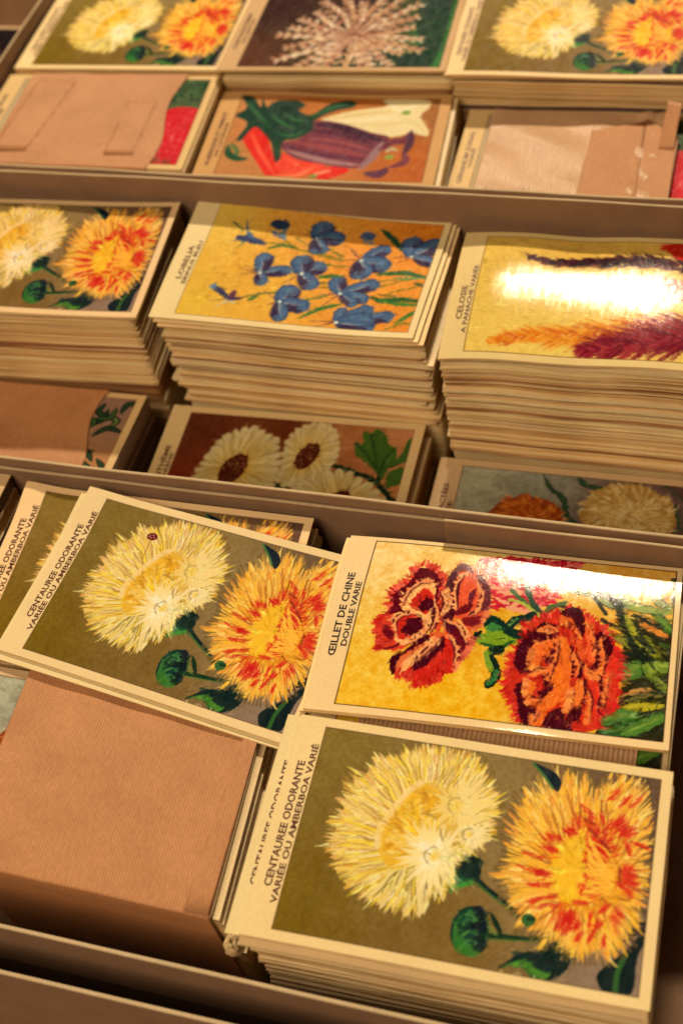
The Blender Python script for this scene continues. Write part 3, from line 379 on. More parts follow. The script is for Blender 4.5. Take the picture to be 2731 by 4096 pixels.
    c.stroke(Z('d1',[(400,1000),(310,930),(210,870)]), 3, (54,52,80), 1, 2, 'petal'); c.ell(Z('d1',[(230,885)])[0], 1.6, 1.6, (96,124,140)); c.stroke(Z('d1',[(430,1010),(450,940)]), 2.8, (90,40,60)); c.stroke(Z('d1',[(420,1010),(530,995)]), 1.6, (60,40,70)); c.stroke(Z('d1',[(400,1005),(200,1025)]), 1.2, (80,60,84), 1, 1.6, 'tip'); c.stroke(Z('d1',[(480,1040),(380,1030),(260,1090)]), 1.8, (196,180,140), .9, 1.6, 'tip')
    c.ell(Z('d2',[(610,300)])[0], 3.8, 2.8, (72,84,106)); c.stroke(Z('d2',[(580,350),(650,380)]), 1.8, (130,128,120))
    flower('d2',(540,550),[((810,420),130),((800,620),190),((530,740),160),((600,700),120)],[(430,410),(350,535)])
    flower('d2',(1020,520),[((1040,330),170),((1310,380),180),((1260,610),120)],[(840,525),(870,590)])
    flower('d2',(340,890),[((300,730),140),((700,790),140),((600,960),120),((480,1010),100)],[(120,905),(150,1020)])
    flower('d2',(300,1170),[((380,1040),110),((830,1120),130),((640,1040),130),((640,1170),200),((650,1230),100)],[(40,1160),(60,1220)])
    allp = [(40,12),(121,4),(121,74),(40,74),(20,60),(20,10)]
    pull(c, allp, 5200, lambda p: math.sin(p[0]*.3)*1.2+math.cos(p[1]*.35), (.8,2.2), (.3,.8), 9, .65, .7); c.warp(.7, 1.1); c.blur(1)
    c.keep(x0,y0,x1,y1, PAPER); c.frame(x0,y0,x1,y1, (110,74,30), .3); return c

def art_daisy(px, seed=9):
    c = Canvas(px, (232,188,118), seed); r = c.r; x0,y0,x1,y1 = 10,4,120.5,73.6
    c.grad([(14,70),(14,20),(60,72),(95,70),(118,70),(118,20),(60,10)], [(96,42,18),(128,36,14),(104,44,16),(176,106,54),(204,130,76),(206,126,60),(140,50,20)], x0,y0,x1,y1); c.noise(.9, 12); c.noise(5, 12)
    c.stroke(Z('g1',[(670,470),(730,480),(790,505)]), 3, (36,58,26)); c.stroke(Z('g1',[(980,350),(1100,392),(1230,450),(1340,590)]), 2.6, (20,40,22)); c.stroke(Z('g1',[(1230,450),(1260,400),(1300,360),(1400,320)]), 2.6, (24,48,20))
    gr, lt = (64,94,28),(98,122,44)
    for p in ([(1125,300),(1122,235),(1165,245),(1168,172),(1210,187),(1240,162),(1285,195),(1300,252),(1335,262),(1330,330),(1290,375),(1262,425),(1218,385),(1160,335)],[(1280,472),(1290,400),(1350,368),(1402,378),(1402,450),(1340,462)],[(1330,330),(1370,280),(1400,220),(1440,205),(1440,250),(1420,320),(1300,362)]):
        c.poly(Z('g1',p), gr)
    for p in ([(1210,190),(1225,280),(1240,400)],[(1130,240),(1180,300),(1235,380)],[(1330,265),(1280,320),(1250,400)]): c.stroke(Z('g1',p), .9, (30,56,20), .9)
    for p in ([(1180,190),(1195,270)],[(1260,190),(1260,290)],[(1150,280),(1190,330)],[(1310,290),(1280,350)],[(1310,420),(1370,400)]): c.stroke(Z('g1',p), 2.2, lt, .55, 4, 'both')
    def daisy(ring, ctr, rx, ry, ang):
        C0 = np.array(ctr); R = np.array(ring)
        n = int(len(R)*1.7)
        for k in r.permutation(n):
            T = along(R, k/(n-1.)); d = T-C0; w = 5.4*(.8+.4*r.rand()); nn = np.array([-d[1],d[0]])/(np.hypot(*d)+1e-6)
            c.stroke([C0+d*.2, C0+d*.6, T], w+.5, (146,112,60), .8, 2, 'petal'); c.stroke([C0+d*.2, C0+d*.6, T], w, [(226,172,60),(214,188,124)], 1, 1.4, 'petal')
            for q in (-.28,-.05,.22,.34): c.stroke([C0+d*.35+nn*w*q*.6, C0+d*.65+nn*w*q, T-d*.05+nn*w*q], .45, [(176,146,84),(234,214,158)][r.randint(2)], .7, 1.6)
            c.stroke([C0+d*.2, C0+d*(.4+.15*r.rand())], 1.8, (232,158,24), .8, 3, 'tip')
        c.ell(ctr, rx, ry, (82,30,12), ang, 1, .15)
        for k in range(60):
            g = r.rand()*6.28; q = r.rand()**.5*.85; x = math.cos(g)*rx*q; y = math.sin(g)*ry*q; p = C0+[x*math.cos(ang)-y*math.sin(ang), x*math.sin(ang)+y*math.cos(ang)]
            c.ell(p, .5, .4, [(140,84,40),(60,16,8),(170,116,60)][r.randint(3)], 0, .8)
    daisy(Z('g1',[(640,500),(560,560),(450,600),(330,580),(230,500),(245,425),(300,340),(360,270),(420,205),(500,160),(590,145),(650,185),(715,215),(728,290),(742,350),(705,420),(690,485),(640,500)]), Z('g1',[(470,385)])[0], 5.6, 9.6, -.35)
    daisy(Z('g1',[(830,470),(750,480),(705,450),(740,380),(750,300),(765,230),(795,190),(845,150),(930,125),(1010,145),(1035,225),(1022,310),(985,380),(920,440),(860,470),(830,470)]), Z('g1',[(870,310)])[0], 4.8, 8.2, -.35)
    daisy(Z('g1',[(790,540),(790,495),(850,425),(930,398),(1010,385),(1075,380),(1140,425),(1210,465),(1260,525),(1310,595),(1290,680),(1150,740),(950,720),(790,540)]), Z('g1',[(1020,575)])[0], 5.6, 9, -.3)
    pull(c, [(11,4),(121,4),(121,74),(11,74)], 2200, away(*Z('g1',[(470,385),(870,310),(1020,575)])), (1,3.5), (.3,.8), 10, .6, .25); c.warp(.8,1.6); c.blur(1)
    c.keep(x0,y0,x1,y1, (232,188,118)); c.frame(x0,y0,x1,y1, (120,70,36), .25); return c

def art_strawflower(px, seed=11):
    c = Canvas(px, (214,170,112), seed); r = c.r; x0,y0,x1,y1 = 11,4,121,73.6
    c.grad([(14,70),(14,20),(50,66),(80,60),(118,70),(118,20)], [(168,158,118),(200,188,146),(140,134,104),(110,82,66),(96,68,54),(120,84,60)], x0,y0,x1,y1); c.noise(1.2, 26, tint=(1,1,1)); c.noise(4, 26, tint=(.8,1,.8))
    for p, w in (([(715,145),(760,230),(830,290),(850,380),(900,440),(960,460)],2.6),([(925,165),(980,210),(1110,238)],2.6),([(1460,215),(1568,300)],3.4),([(1520,330),(1540,480)],5),([(1500,500),(1600,460)],4)): c.stroke(Z('h1',p), w, (20,46,24), .95, 1.6, 'both'); c.stroke(Z('h1',p), w*.3, (70,100,50), .8, 2, 'both')
    def straw(ctr, rx, ry, cols, dark):
        C0 = np.array(ctr)
        c.ell(ctr, rx*.93, ry*.93, dark, 0, 1, .12)
        for k in range(420):
            q = 1-(k/420.)**.9; g = r.rand()*6.283; rr = q*.82+.05; p = C0+[math.cos(g)*rx*rr, math.sin(g)*ry*rr]
            o = C0+[math.cos(g+.1)*rx*(rr+.2), math.sin(g+.1)*ry*(rr+.2)]; m = (p+o)/2+r.randn(2)*.4
            c.stroke([p,m,o], 1.2+.8*r.rand(), cols[r.randint(len(cols))], .85, 1.5, 'tip'); 
            if k%3==0: c.stroke([p,m,o], .35, dark, .7, 1.5)
    straw(Z('h1',[(600,440)])[0], 18.5, 16.5, [(206,104,26),(186,88,22),(222,134,44),(160,66,16)], (140,56,16))
    straw(Z('h1',[(1225,385)])[0], 22, 17.5, [(222,182,104),(208,166,86),(232,200,130),(190,146,70)], (170,124,54))
    pull(c, [(11,4),(121,4),(121,74),(11,74)], 2600, lambda p: away(*Z('h1',[(600,440),(1225,385)]))(p)+1.1, (1,3.5), (.3,.8), 10, .65, .4); c.warp(.9,1.6); c.blur(1)
    c.keep(x0,y0,x1,y1, (214,170,112)); c.frame(x0,y0,x1,y1, (96,62,34), .35); return c

def art_aubergine(px, seed=13):
    c = Canvas(px, (206,152,82), seed); r = c.r; x0,y0,x1,y1 = 11.5,3.5,119,73.5
    c.grad([(14,10),(60,10),(116,10),(116,70),(60,72),(14,70)], [(190,124,62),(196,110,46),(180,88,24),(156,92,34),(184,104,36),(190,120,60)], x0,y0,x1,y1); c.noise(1, 10); c.noise(5, 12)
    c.poly(Z('i1',[(700,172),(900,112),(1090,84),(1075,48),(1340,48),(1352,92),(1300,140),(1352,222),(1340,258),(1250,240),(1120,262),(1000,238),(860,200)]), (230,204,132)); 
    for p, k in (([(760,165),(950,130),(1150,110)],(204,168,90)),([(800,175),(1000,160),(1180,140)],(240,220,160)),([(1100,60),(1180,110),(1290,60)],(244,226,170)),([(1200,150),(1290,200),(1340,250)],(214,186,110)),([(900,190),(1080,190),(1200,170)],(216,184,104))): c.stroke(Z('i1',p), 2.2, k, .7, 5, 'both')
    c.ell(Z('i1',[(1210,120)])[0], 2.4, 2, (130,150,50))
    rd = (218,34,20)
    c.poly(Z('i1',[(255,290),(270,245),(320,222),(400,245),(405,310),(430,400),(460,480),(440,525),(395,520),(330,420)]), rd); c.stroke(Z('i1',[(310,260),(350,360),(430,490)]), 2.2, (248,110,60), .8, 5, 'both')
    c.poly(Z('i1',[(470,370),(600,395),(720,425),(690,480),(560,475),(450,470),(430,420)]), (228,60,34)); c.poly(Z('i1',[(400,522),(440,485),(560,470),(650,425),(720,430),(640,470),(540,515)]), (236,70,36)); c.poly(Z('i1',[(640,520),(690,460),(780,432),(870,455),(760,500),(700,522)]), (222,36,20))
    for p in ([(440,500),(560,490),(660,440)],[(500,400),(600,450)],[(660,470),(720,455)],[(560,420),(540,470)]): c.stroke(Z('i1',p), 2, (246,150,90), .7, 4, 'both')
    c.ell(Z('i1',[(655,492)])[0], 2, 1.8, (120,130,50)); c.stroke(Z('i1',[(670,480),(740,460)]), 2, (240,170,110), .8, 4)
    c.poly(Z('i1',[(465,320),(560,290),(650,230),(650,190),(720,175),(860,195),(1000,235),(1110,262),(1060,330),(1010,400),(900,442),(700,422),(540,392)]), (116,48,54))
    for p, w, k in (([(660,200),(800,205),(950,250),(1080,285)],6,(54,20,38)),([(640,235),(800,245),(1000,300)],3.4,(74,26,44)),([(520,300),(750,330),(980,375)],5,(150,62,58)),([(480,325),(700,370),(960,390)],2.2,(86,38,56)),([(500,350),(700,400),(930,425)],4,(172,128,108)),([(600,280),(800,290),(1000,340)],2.6,(158,74,66))): c.stroke(Z('i1',p), w, k, .85, 4, 'both')
    for p, w, k in (([(930,450),(1010,370),(1070,290)],5,(150,112,100)),([(1050,340),(1130,290),(1200,280),(1245,230)],5.4,(104,40,52)),([(1245,225),(1235,300),(1200,360)],4.4,(66,28,48)),([(1200,350),(1210,405),(1110,440)],4.4,(112,46,56)),([(960,470),(1040,480),(1100,450)],6,(90,44,62)),([(1060,470),(1090,440)],5,(56,28,58)),([(1090,350),(1120,330),(1160,340)],3,(190,170,120))): c.stroke(Z('i1',p), w, k, .92, 3, 'both')
    c.ell(Z('i1',[(1110,378)])[0], 2.4, 2, (138,152,50))
    dk = (18,54,34)
    c.poly(Z('i1',[(225,165),(290,120),(270,60),(330,62),(365,120),(380,65),(400,120),(440,85),(560,72),(620,98),(560,110),(640,150),(760,80),(880,58),(900,90),(770,122),(660,182),(650,232),(560,285),(490,300),(470,345),(468,390),(435,420),(420,320),(400,290),(330,225),(250,302),(228,292),(290,205)]), dk)
    for p in ([(300,90),(340,150),(400,200)],[(420,150),(480,200),(560,230)],[(640,160),(760,105),(860,75)],[(440,250),(520,270),(600,240)],[(440,300),(450,380)],[(500,150),(560,180),(630,180)],[(350,180),(420,230)],[(280,230),(330,190)]): c.stroke(Z('i1',p), 2, (62,116,54), .75, 4, 'both')
    c.stroke(Z('i1',[(470,110),(540,120),(600,105)]), 4, (14,36,34), .8, 3, 'both')
    c.stroke(Z('i1',[(175,330),(180,380),(225,405),(275,405)]), 4.6, (20,70,36), 1, 2, 'both'); c.stroke(Z('i1',[(190,320),(220,350),(225,390)]), 2.4, (46,104,46), .8, 3, 'both')
    pull(c, [(11,4),(119,4),(119,74),(11,74)], 900, lambda p: -.3, (1.5,4), (.4,.9), 8, .5, .3); c.warp(.5, 1.4); c.blur(1)
    c.keep(x0,y0,x1,y1, (206,152,82)); c.frame(x0,y0,x1,y1, (96,50,20), .4); return c

def art_celosia(px, seed=15):
    c = Canvas(px, (232,190,120), seed); r = c.r; x0,y0,x1,y1 = 10.6,3.6,121,74
    c.grad([(14,10),(14,70),(60,10),(60,70),(118,40)], [(236,188,84),(224,172,72),(238,192,88),(226,170,70),(236,186,90)], x0,y0,x1,y1); c.noise(.9, 12); c.noise(4, 8)
    def plume(path, h0, h1, cols, n):
        P = curve(np.array(path, float))
        for k in range(n):
            t = r.rand(); a = along(P, t); b = along(P, min(t+.02,1)); d = (b-a)/(np.hypot(*(b-a))+1e-6); nn = np.array([-d[1],d[0]]); s = 1 if r.rand()<.5 else -1
            h = np.interp(t, [0,.12,.5,1], [.3,h0*.5,h0,h1])*(.25+.9*r.rand()); e = a-d*h*(1.1+.8*r.rand())+nn*s*h*(.6+.5*r.rand()); a = a+r.randn(2)*.8
            c.stroke([a, (a+e)/2+nn*s*.4, e], .9+r.rand(), cols[r.randint(len(cols))], .85, 1.6, 'tip')
    plume(Z('e1',[(540,405),(800,430),(1200,440),(1568,460),(1800,480)]), 7, 9, [(196,60,60),(214,110,80),(176,40,60)], 300)
    plume(Z('e1',[(580,240),(760,280),(1000,280),(1300,270),(1568,310),(1800,380)]), 4.6, 6, [(58,14,24),(40,8,20),(90,20,34),(30,6,16)], 420)
    plume(Z('e1',[(320,772),(560,735),(850,735),(1150,700),(1500,640)]), 7.5, 9, [(232,136,30),(226,120,20),(238,160,60),(206,90,30)], 330)
    plume(Z('e1',[(890,830),(1100,805),(1300,780),(1568,740),(1800,720)]), 10, 14, [(124,18,32),(150,34,44),(100,12,30),(164,50,50)], 420)
    c.poly(Z('e1',[(1450,160),(1700,150),(1720,260),(1568,265),(1500,230)]), (196,30,14)); plume(Z('e1',[(1440,175),(1600,210),(1760,220)]), 3, 5, [(190,24,14),(210,60,30)], 80)
    pull(c, [(11,4),(121,4),(121,74),(11,74)], 3000, lambda p: 2.8+.6*r.randn(), (1,4), (.3,.8), 10, .6, .5); c.warp(.8,1.3); c.blur(1)
    c.keep(x0,y0,x1,y1, (232,190,120)); c.frame(x0,y0,x1,y1, (110,70,24), .4); return c

def art_spider(px, seed=17):
    c = Canvas(px, (214,168,104), seed); r = c.r; x0,y0,x1,y1 = 11,3,121.5,74
    c.grad([(14,10),(14,70),(60,70),(85,40),(115,40),(118,10),(90,8)], [(92,48,24),(54,20,14),(58,24,16),(60,44,24),(44,120,38),(40,116,36),(16,40,26)], x0,y0,x1,y1); c.noise(1, 10)
    c.poly(Z('t2',[(180,325),(250,270),(350,200),(330,90),(400,-60),(520,-90),(480,130),(380,325)]), (14,42,28), .85)
    for i in range(60): a = np.array(Z('t2',[(360+r.rand()*150, r.rand()*330-60)])[0]); c.stroke([a, a+[1.5*r.randn()+2, 5]], 1.2, [(60,120,40),(30,84,30),(18,50,28)][r.randint(3)], .6, 2, 'both')
    C0 = np.array(Z('t2',[(40,165)])[0])
    def branch(a, ang, L, w, lvl):
        e = a+[L*math.cos(ang), L*math.sin(ang)]; m = (a+e)/2+r.randn(2)*L*.05; k = [(232,190,132),(214,164,104),(240,206,150),(196,136,88)][r.randint(4)]
        c.stroke([a+.25,m+.25,e+.25], w*1.5, (90,34,24), .7, 2, 'tip'); c.stroke([a,m,e], w, k, .95, 1.6, 'petal')
        if lvl:
            for q in (.35,.5,.65,.8,.92):
                for s in (-1,1): branch(a+(e-a)*q, ang+s*(.6+.2*r.rand()), L*.15*(1.2-q*.5), w*.55, 0)
    for ang in np.linspace(0, 6.283, 25)[:-1]: branch(C0+[1.5*math.cos(ang),1.5*math.sin(ang)], ang+r.randn()*.05, 40*(.8+.3*r.rand()), 3.6, 1)
    for ang in np.linspace(0, 6.283, 14)[:-1]: branch(C0, ang+r.randn()*.1, 13*(.8+.3*r.rand()), 1.8, 1)
    pull(c, [(11,4),(121,4),(121,74),(11,74)], 2600, away(C0), (1.5,4), (.4,1), 10, .6, .3); c.blur(1)
    c.keep(x0,y0,x1,y1, (214,168,104)); c.frame(x0,y0,x1,y1, (70,40,24), .3); return c

def art_geranium(px, seed=19, leafy=False):
    c = Canvas(px, (226,180,110), seed); r = c.r; x0,y0,x1,y1 = 11,3.4,121,74
    c.grad([(14,40),(60,40),(118,70),(118,10)], [(206,170,90),(190,130,60),(150,110,80),(190,120,60)] if leafy else [(190,160,110),(170,140,90),(64,78,44),(120,80,50)], x0,y0,x1,y1); c.noise(1, 12)
    if leafy:
        for k in range(46):
            a = np.array([118-r.rand()*34, 4+r.rand()*64]); g = r.rand()*6.28; L = 7+7*r.rand(); n = [-math.sin(g)*4, math.cos(g)*4]
            p = [a, a+np.array([math.cos(g),math.sin(g)])*L*.5+n, a+np.array([math.cos(g),math.sin(g)])*L]
            c.stroke(p, 3.6, (10,18,16), .9, 1.6, 'both'); c.stroke(p, 1.7, [(70,98,40),(110,130,56),(40,70,34)][r.randint(3)], .95, 2, 'both')
    else:
        for k in range(90):
            a = np.array([98+r.rand()*22, 46+r.rand()*27]); g = r.rand()*6.28; c.stroke([a, a+[6*math.cos(g), 6*math.sin(g)]], 3, [(30,66,34),(60,100,44),(90,120,60),(20,44,28)][r.randint(4)], .9, 2, 'both')
        c.poly([(84,6),(92,2),(121,4),(122,44),(116,50),(106,49),(100,42),(94,22)], (206,28,34))
        for k in range(260):
            a = np.array([88+r.rand()*32, 5+r.rand()*42])
            if a[0] < 90+a[1]*.2: continue
            g = r.rand()*6.28; c.stroke([a, a+[2.6*math.cos(g), 2.6*math.sin(g)]], 1.4, [(232,84,84),(180,10,28),(246,150,136),(214,36,50)][r.randint(4)], .75, 2, 'both')
        for k in range(12): a = np.array([108+r.rand()*10, 4+r.rand()*5]); c.stroke([a, a+[4*r.randn(), 3*r.randn()]], 2.4, (60,96,40), .8, 2, 'both')
    c.keep(x0,y0,x1,y1, (226,180,110)); c.frame(x0,y0,x1,y1, (110,60,30), .3); return c

def art_dark(px, seed=21):
    c = Canvas(px, (196,150,100), seed); r = c.r
    c.grad([(14,40),(118,20),(118,70)], [(70,6,8),(50,2,4),(20,14,14)], 11,3,122,74)
    for k in range(26): a = np.array([60+r.rand()*60, 30+r.rand()*44]); g = r.rand()*.8-.2; c.stroke([a, a+[10*math.cos(g), 10*math.sin(g)]], 2.6, [(150,118,92),(8,6,8),(60,4,8),(110,90,84)][r.randint(4)], .9, 3, 'both')
    return c
# tracing frames: plane-to-plane matrices that turn points measured on a printed card into card millimetres
def Z(k, pts):
    h = TRACE[k]; return [((h[0]*x+h[1]*y+h[2])/(h[6]*x+h[7]*y+1), (h[3]*x+h[4]*y+h[5])/(h[6]*x+h[7]*y+1)) for x, y in pts]

# ================================================================== materials
LIT = np.array([1.0, .80, .55])            # colour of the lamplight: inks are divided by it so they read right once lit
def ink(c, k=.92):
    c = np.clip(np.asarray(c, float)/255, 0, 1); l = np.where(c <= .04045, c/12.92, ((c+.055)/1.055)**2.4)
    return np.clip(l/LIT*k, 0.002, .92)
def mat(name, rough=.6, spec=.5):
    m = bpy.data.materials.new(name); m.use_nodes = True; nt = m.node_tree; b = nt.nodes['Principled BSDF']
    b.inputs['Roughness'].default_value = rough; b.inputs['Specular IOR Level'].default_value = spec
    return m, nt, b
def nd(nt, t, **kw):
    n = nt.nodes.new(t)
    for k, v in kw.items():
        if hasattr(n, k): setattr(n, k, v)
        else: n.inputs[k].default_value = v
    return n
def noise_col(nt, coord, scale, c1, c2, detail=4, lo=.35, hi=.65):
    mp = nd(nt, 'ShaderNodeMapping'); mp.inputs['Scale'].default_value = scale; nt.links.new(coord, mp.inputs[0])
    n = nd(nt, 'ShaderNodeTexNoise', Scale=1., Detail=detail); nt.links.new(mp.outputs[0], n.inputs['Vector'])
    r = nd(nt, 'ShaderNodeValToRGB'); r.color_ramp.elements[0].position = lo; r.color_ramp.elements[1].position = hi
    r.color_ramp.elements[0].color = (*c1, 1); r.color_ramp.elements[1].color = (*c2, 1); nt.links.new(n.outputs['Fac'], r.inputs[0]); return r.outputs[0], n.outputs['Fac']
def bump(nt, b, h, strength, dist):
    n = nd(nt, 'ShaderNodeBump', Strength=strength, Distance=dist); nt.links.new(h, n.inputs['Height']); nt.links.new(n.outputs[0], b.inputs['Normal']); return n
def mulc(nt, a, b_, f=1.):
    m = nd(nt, 'ShaderNodeMix', data_type='RGBA', blend_type='MULTIPLY'); m.inputs[0].default_value = f
    nt.links.new(a, m.inputs[6]); nt.links.new(b_, m.inputs[7]); return m.outputs[2]

def m_printed(name, rough, fine=1., spec=.5):
    m, nt, b = mat(name, rough, spec); at = nd(nt, 'ShaderNodeAttribute', attribute_name='print'); tc = nd(nt, 'ShaderNodeTexCoord')
    c, f = noise_col(nt, tc.outputs['Object'], (1400,1400,1400), (.90,.89,.86), (1,1,1), 3, .3, .7)
    c2, f2 = noise_col(nt, tc.outputs['Object'], (30,30,30), (.93,.92,.9), (1,1,1), 4, .3, .7)
    nt.links.new(mulc(nt, mulc(nt, at.outputs['Color'], c), c2), b.inputs['Base Color'])
    mp = nd(nt, 'ShaderNodeMapping'); mp.inputs['Scale'].default_value = (1900,1900,1900); nt.links.new(tc.outputs['Object'], mp.inputs[0])
    n = nd(nt, 'ShaderNodeTexNoise', Scale=1., Detail=2.); nt.links.new(mp.outputs[0], n.inputs['Vector']); bump(nt, b, n.outputs['Fac'], .16*fine, .00022)
    _, f3 = noise_col(nt, tc.outputs['Object'], (420,160,420), (0,0,0), (1,1,1), 3, .3, .7); ma = nd(nt, 'ShaderNodeMath', operation='MULTIPLY_ADD'); ma.inputs[1].default_value = .5; nt.links.new(n.outputs['Fac'], ma.inputs[0]); hf = nd(nt, 'ShaderNodeMath', operation='MULTIPLY'); hf.inputs[1].default_value = .5; nt.links.new(f3, hf.inputs[0]); nt.links.new(hf.outputs[0], ma.inputs[2])
    sp = nd(nt, 'ShaderNodeMapRange'); sp.inputs[1].default_value = .42; sp.inputs[2].default_value = .62; sp.inputs[3].default_value = spec*.2; sp.inputs[4].default_value = spec*1.5; nt.links.new(ma.outputs[0], sp.inputs[0]); nt.links.new(sp.outputs[0], b.inputs['Specular IOR Level'])
    rr = nd(nt, 'ShaderNodeMapRange'); rr.inputs[3].default_value = rough-.02; rr.inputs[4].default_value = rough+.03; nt.links.new(f2, rr.inputs[0]); nt.links.new(rr.outputs[0], b.inputs['Roughness'])
    return m
M_GLOSS = m_printed('glossy_printed_paper', .10, .8, .20); M_SATIN = m_printed('satin_printed_paper', .55, .6, .10)

def m_edges(name, c1, c2, c3):
    m, nt, b = mat(name, .8, .2); tc = nd(nt, 'ShaderNodeTexCoord')
    a, f = noise_col(nt, tc.outputs['Object'], (6,6,1500), c1, c2, 3, .40, .60); a2, f2 = noise_col(nt, tc.outputs['Object'], (25,25,260), c3, (1,1,1), 5, .3, .62)
    nt.links.new(mulc(nt, a, a2, .9), b.inputs['Base Color']); bump(nt, b, f, .6, .0006); return m
M_EDGE = m_edges('layered_paper_edges', tuple(ink((222,166,92))), tuple(ink((252,210,136))), (.78,.7,.6))
M_EDGE2 = m_edges('brownish_paper_edges', tuple(ink((206,148,80))), tuple(ink((242,190,116))), (.66,.58,.5))
M_EDGE3 = m_edges('dark_brown_paper_edges', tuple(ink((150,92,46))), tuple(ink((206,146,84))), (.6,.5,.42)); M_EDGE4 = m_edges('pale_paper_edges', tuple(ink((236,186,112))), tuple(ink((254,226,156))), (.8,.74,.66))
M_EDGEG = m_edges('greyish_paper_edges', tuple(ink((130,104,80))), tuple(ink((206,176,140))), (.5,.42,.4))

def m_plain(name, c, rough=.6, var=.88, sc_=(60,60,60)):
    m, nt, b = mat(name, rough, .35); tc = nd(nt, 'ShaderNodeTexCoord'); c = np.array(ink(c))
    a, f = noise_col(nt, tc.outputs['Object'], sc_, tuple(c*var), tuple(c), 5, .3, .7); a2, f2 = noise_col(nt, tc.outputs['Object'], (1200,1200,1200), (.86,.86,.86), (1,1,1), 2, .3, .7)
    nt.links.new(mulc(nt, a, a2), b.inputs['Base Color']); bump(nt, b, f2, .25, .0004); return m
M_CREAM = m_plain('cream_packet_paper', (238,196,128), .5)
M_BOARD = m_plain('grey_brown_cardboard', (162,118,78), .85, .82); M_RIM = m_plain('cut_cardboard_edge', (206,168,112), .85, .85)
M_TABLE = m_plain('dark_table_top', (34,22,14), .6); M_INK = m_plain('title_ink', (92,44,24), .5, .8); M_INKD = m_plain('black_title_ink', (36,16,14), .5, .8)
M_SHADE = m_plain('dark_shaded_paper', (112,76,56), .7)  # shadow on packet sides is put into this paper's colour

def m_kraft(name, c, rough, rib, ribn):
    m, nt, b = mat(name, rough, .5); uv = nd(nt, 'ShaderNodeUVMap', uv_map='cm'); tc = nd(nt, 'ShaderNodeTexCoord')
    wv = nd(nt, 'ShaderNodeTexWave', wave_type='BANDS', bands_direction='X', wave_profile='SIN'); wv.inputs['Scale'].default_value = rib; wv.inputs['Distortion'].default_value = .9; wv.inputs['Detail'].default_value = 1; wv.inputs['Detail Scale'].default_value = 3
    nt.links.new(uv.outputs[0], wv.inputs['Vector']); c = np.array(ink(c))
    rp = nd(nt, 'ShaderNodeValToRGB'); rp.color_ramp.elements[0].color = (*(c*.78), 1); rp.color_ramp.elements[1].color = (*c, 1); nt.links.new(wv.outputs['Fac'], rp.inputs[0])
    a, f = noise_col(nt, tc.outputs['Object'], (45,45,45), (.84,.82,.80), (1,1,1), 5, .3, .7); a2, f2 = noise_col(nt, tc.outputs['Object'], (900,400,900), (.84,.82,.8), (1,1,1), 3, .3, .7)
    nt.links.new(mulc(nt, mulc(nt, rp.outputs[0], a), a2), b.inputs['Base Color'])
    ad = nd(nt, 'ShaderNodeMath', operation='MULTIPLY_ADD'); ad.inputs[1].default_value = .35; nt.links.new(f2, ad.inputs[0]); nt.links.new(wv.outputs['Fac'], ad.inputs[2]); bump(nt, b, ad.outputs[0], ribn, .0005); return m
M_KRAFT = m_kraft('ribbed_kraft_paper', (216,142,80), .6, 2.9, .5); M_KRAFTS = m_kraft('shiny_ribbed_kraft', (236,178,118), .28, 1.9, .8)

# ================================================================== mesh building
def mesh_from(name, V, quads, matidx=None, mats=(), smooth=True, cols=None, uvs=None, tris=None):
    me = bpy.data.meshes.new(name); V = np.asarray(V, np.float32); Q = np.asarray(quads, np.int32)
    me.vertices.add(len(V)); me.vertices.foreach_set('co', V.ravel()); me.loops.add(Q.size); me.loops.foreach_set('vertex_index', Q.ravel())
    me.polygons.add(len(Q)); me.polygons.foreach_set('loop_start', np.arange(len(Q), dtype=np.int32)*4); me.polygons.foreach_set('loop_total', np.full(len(Q), 4, np.int32))
    me.polygons.foreach_set('use_smooth', np.full(len(Q), smooth, bool))
    for m in mats: me.materials.append(m)
    if matidx is not None: me.polygons.foreach_set('material_index', np.asarray(matidx, np.int32))
    me.update(calc_edges=True)
    if uvs is not None:
        u = me.uv_layers.new(name='cm'); u.data.foreach_set('uv', np.asarray(uvs, np.float32)[Q.ravel()].ravel())
    if cols is not None:
        a = me.color_attributes.new('print', 'FLOAT_COLOR', 'POINT'); c4 = np.ones((len(V), 4), np.float32); c4[:,:3] = cols; a.data.foreach_set('color', c4.ravel())
    return me
def link(name, me, parent=None, loc=None):
    o = bpy.data.objects.new(name, me); COL.objects.link(o)
    if parent: o.parent = parent
    if loc is not None: o.location = loc
    return o
def tag(o, label=None, cat=None, group=None, kind=None):
    if label: o['label'] = label
    if cat: o['category'] = cat
    if group: o['group'] = group
    if kind: o['kind'] = kind
    return o
def empty(name, loc=(0,0,0)):
    o = bpy.data.objects.new(name, None); COL.objects.link(o); o.location = loc; o.empty_display_size = .02; return o
def gridq(nx, ny, off=0):
    i = np.arange(nx-1)[None,:]+np.arange(ny-1)[:,None]*nx+off; return np.stack([i, i+1, i+1+nx, i+nx], -1).reshape(-1, 4)

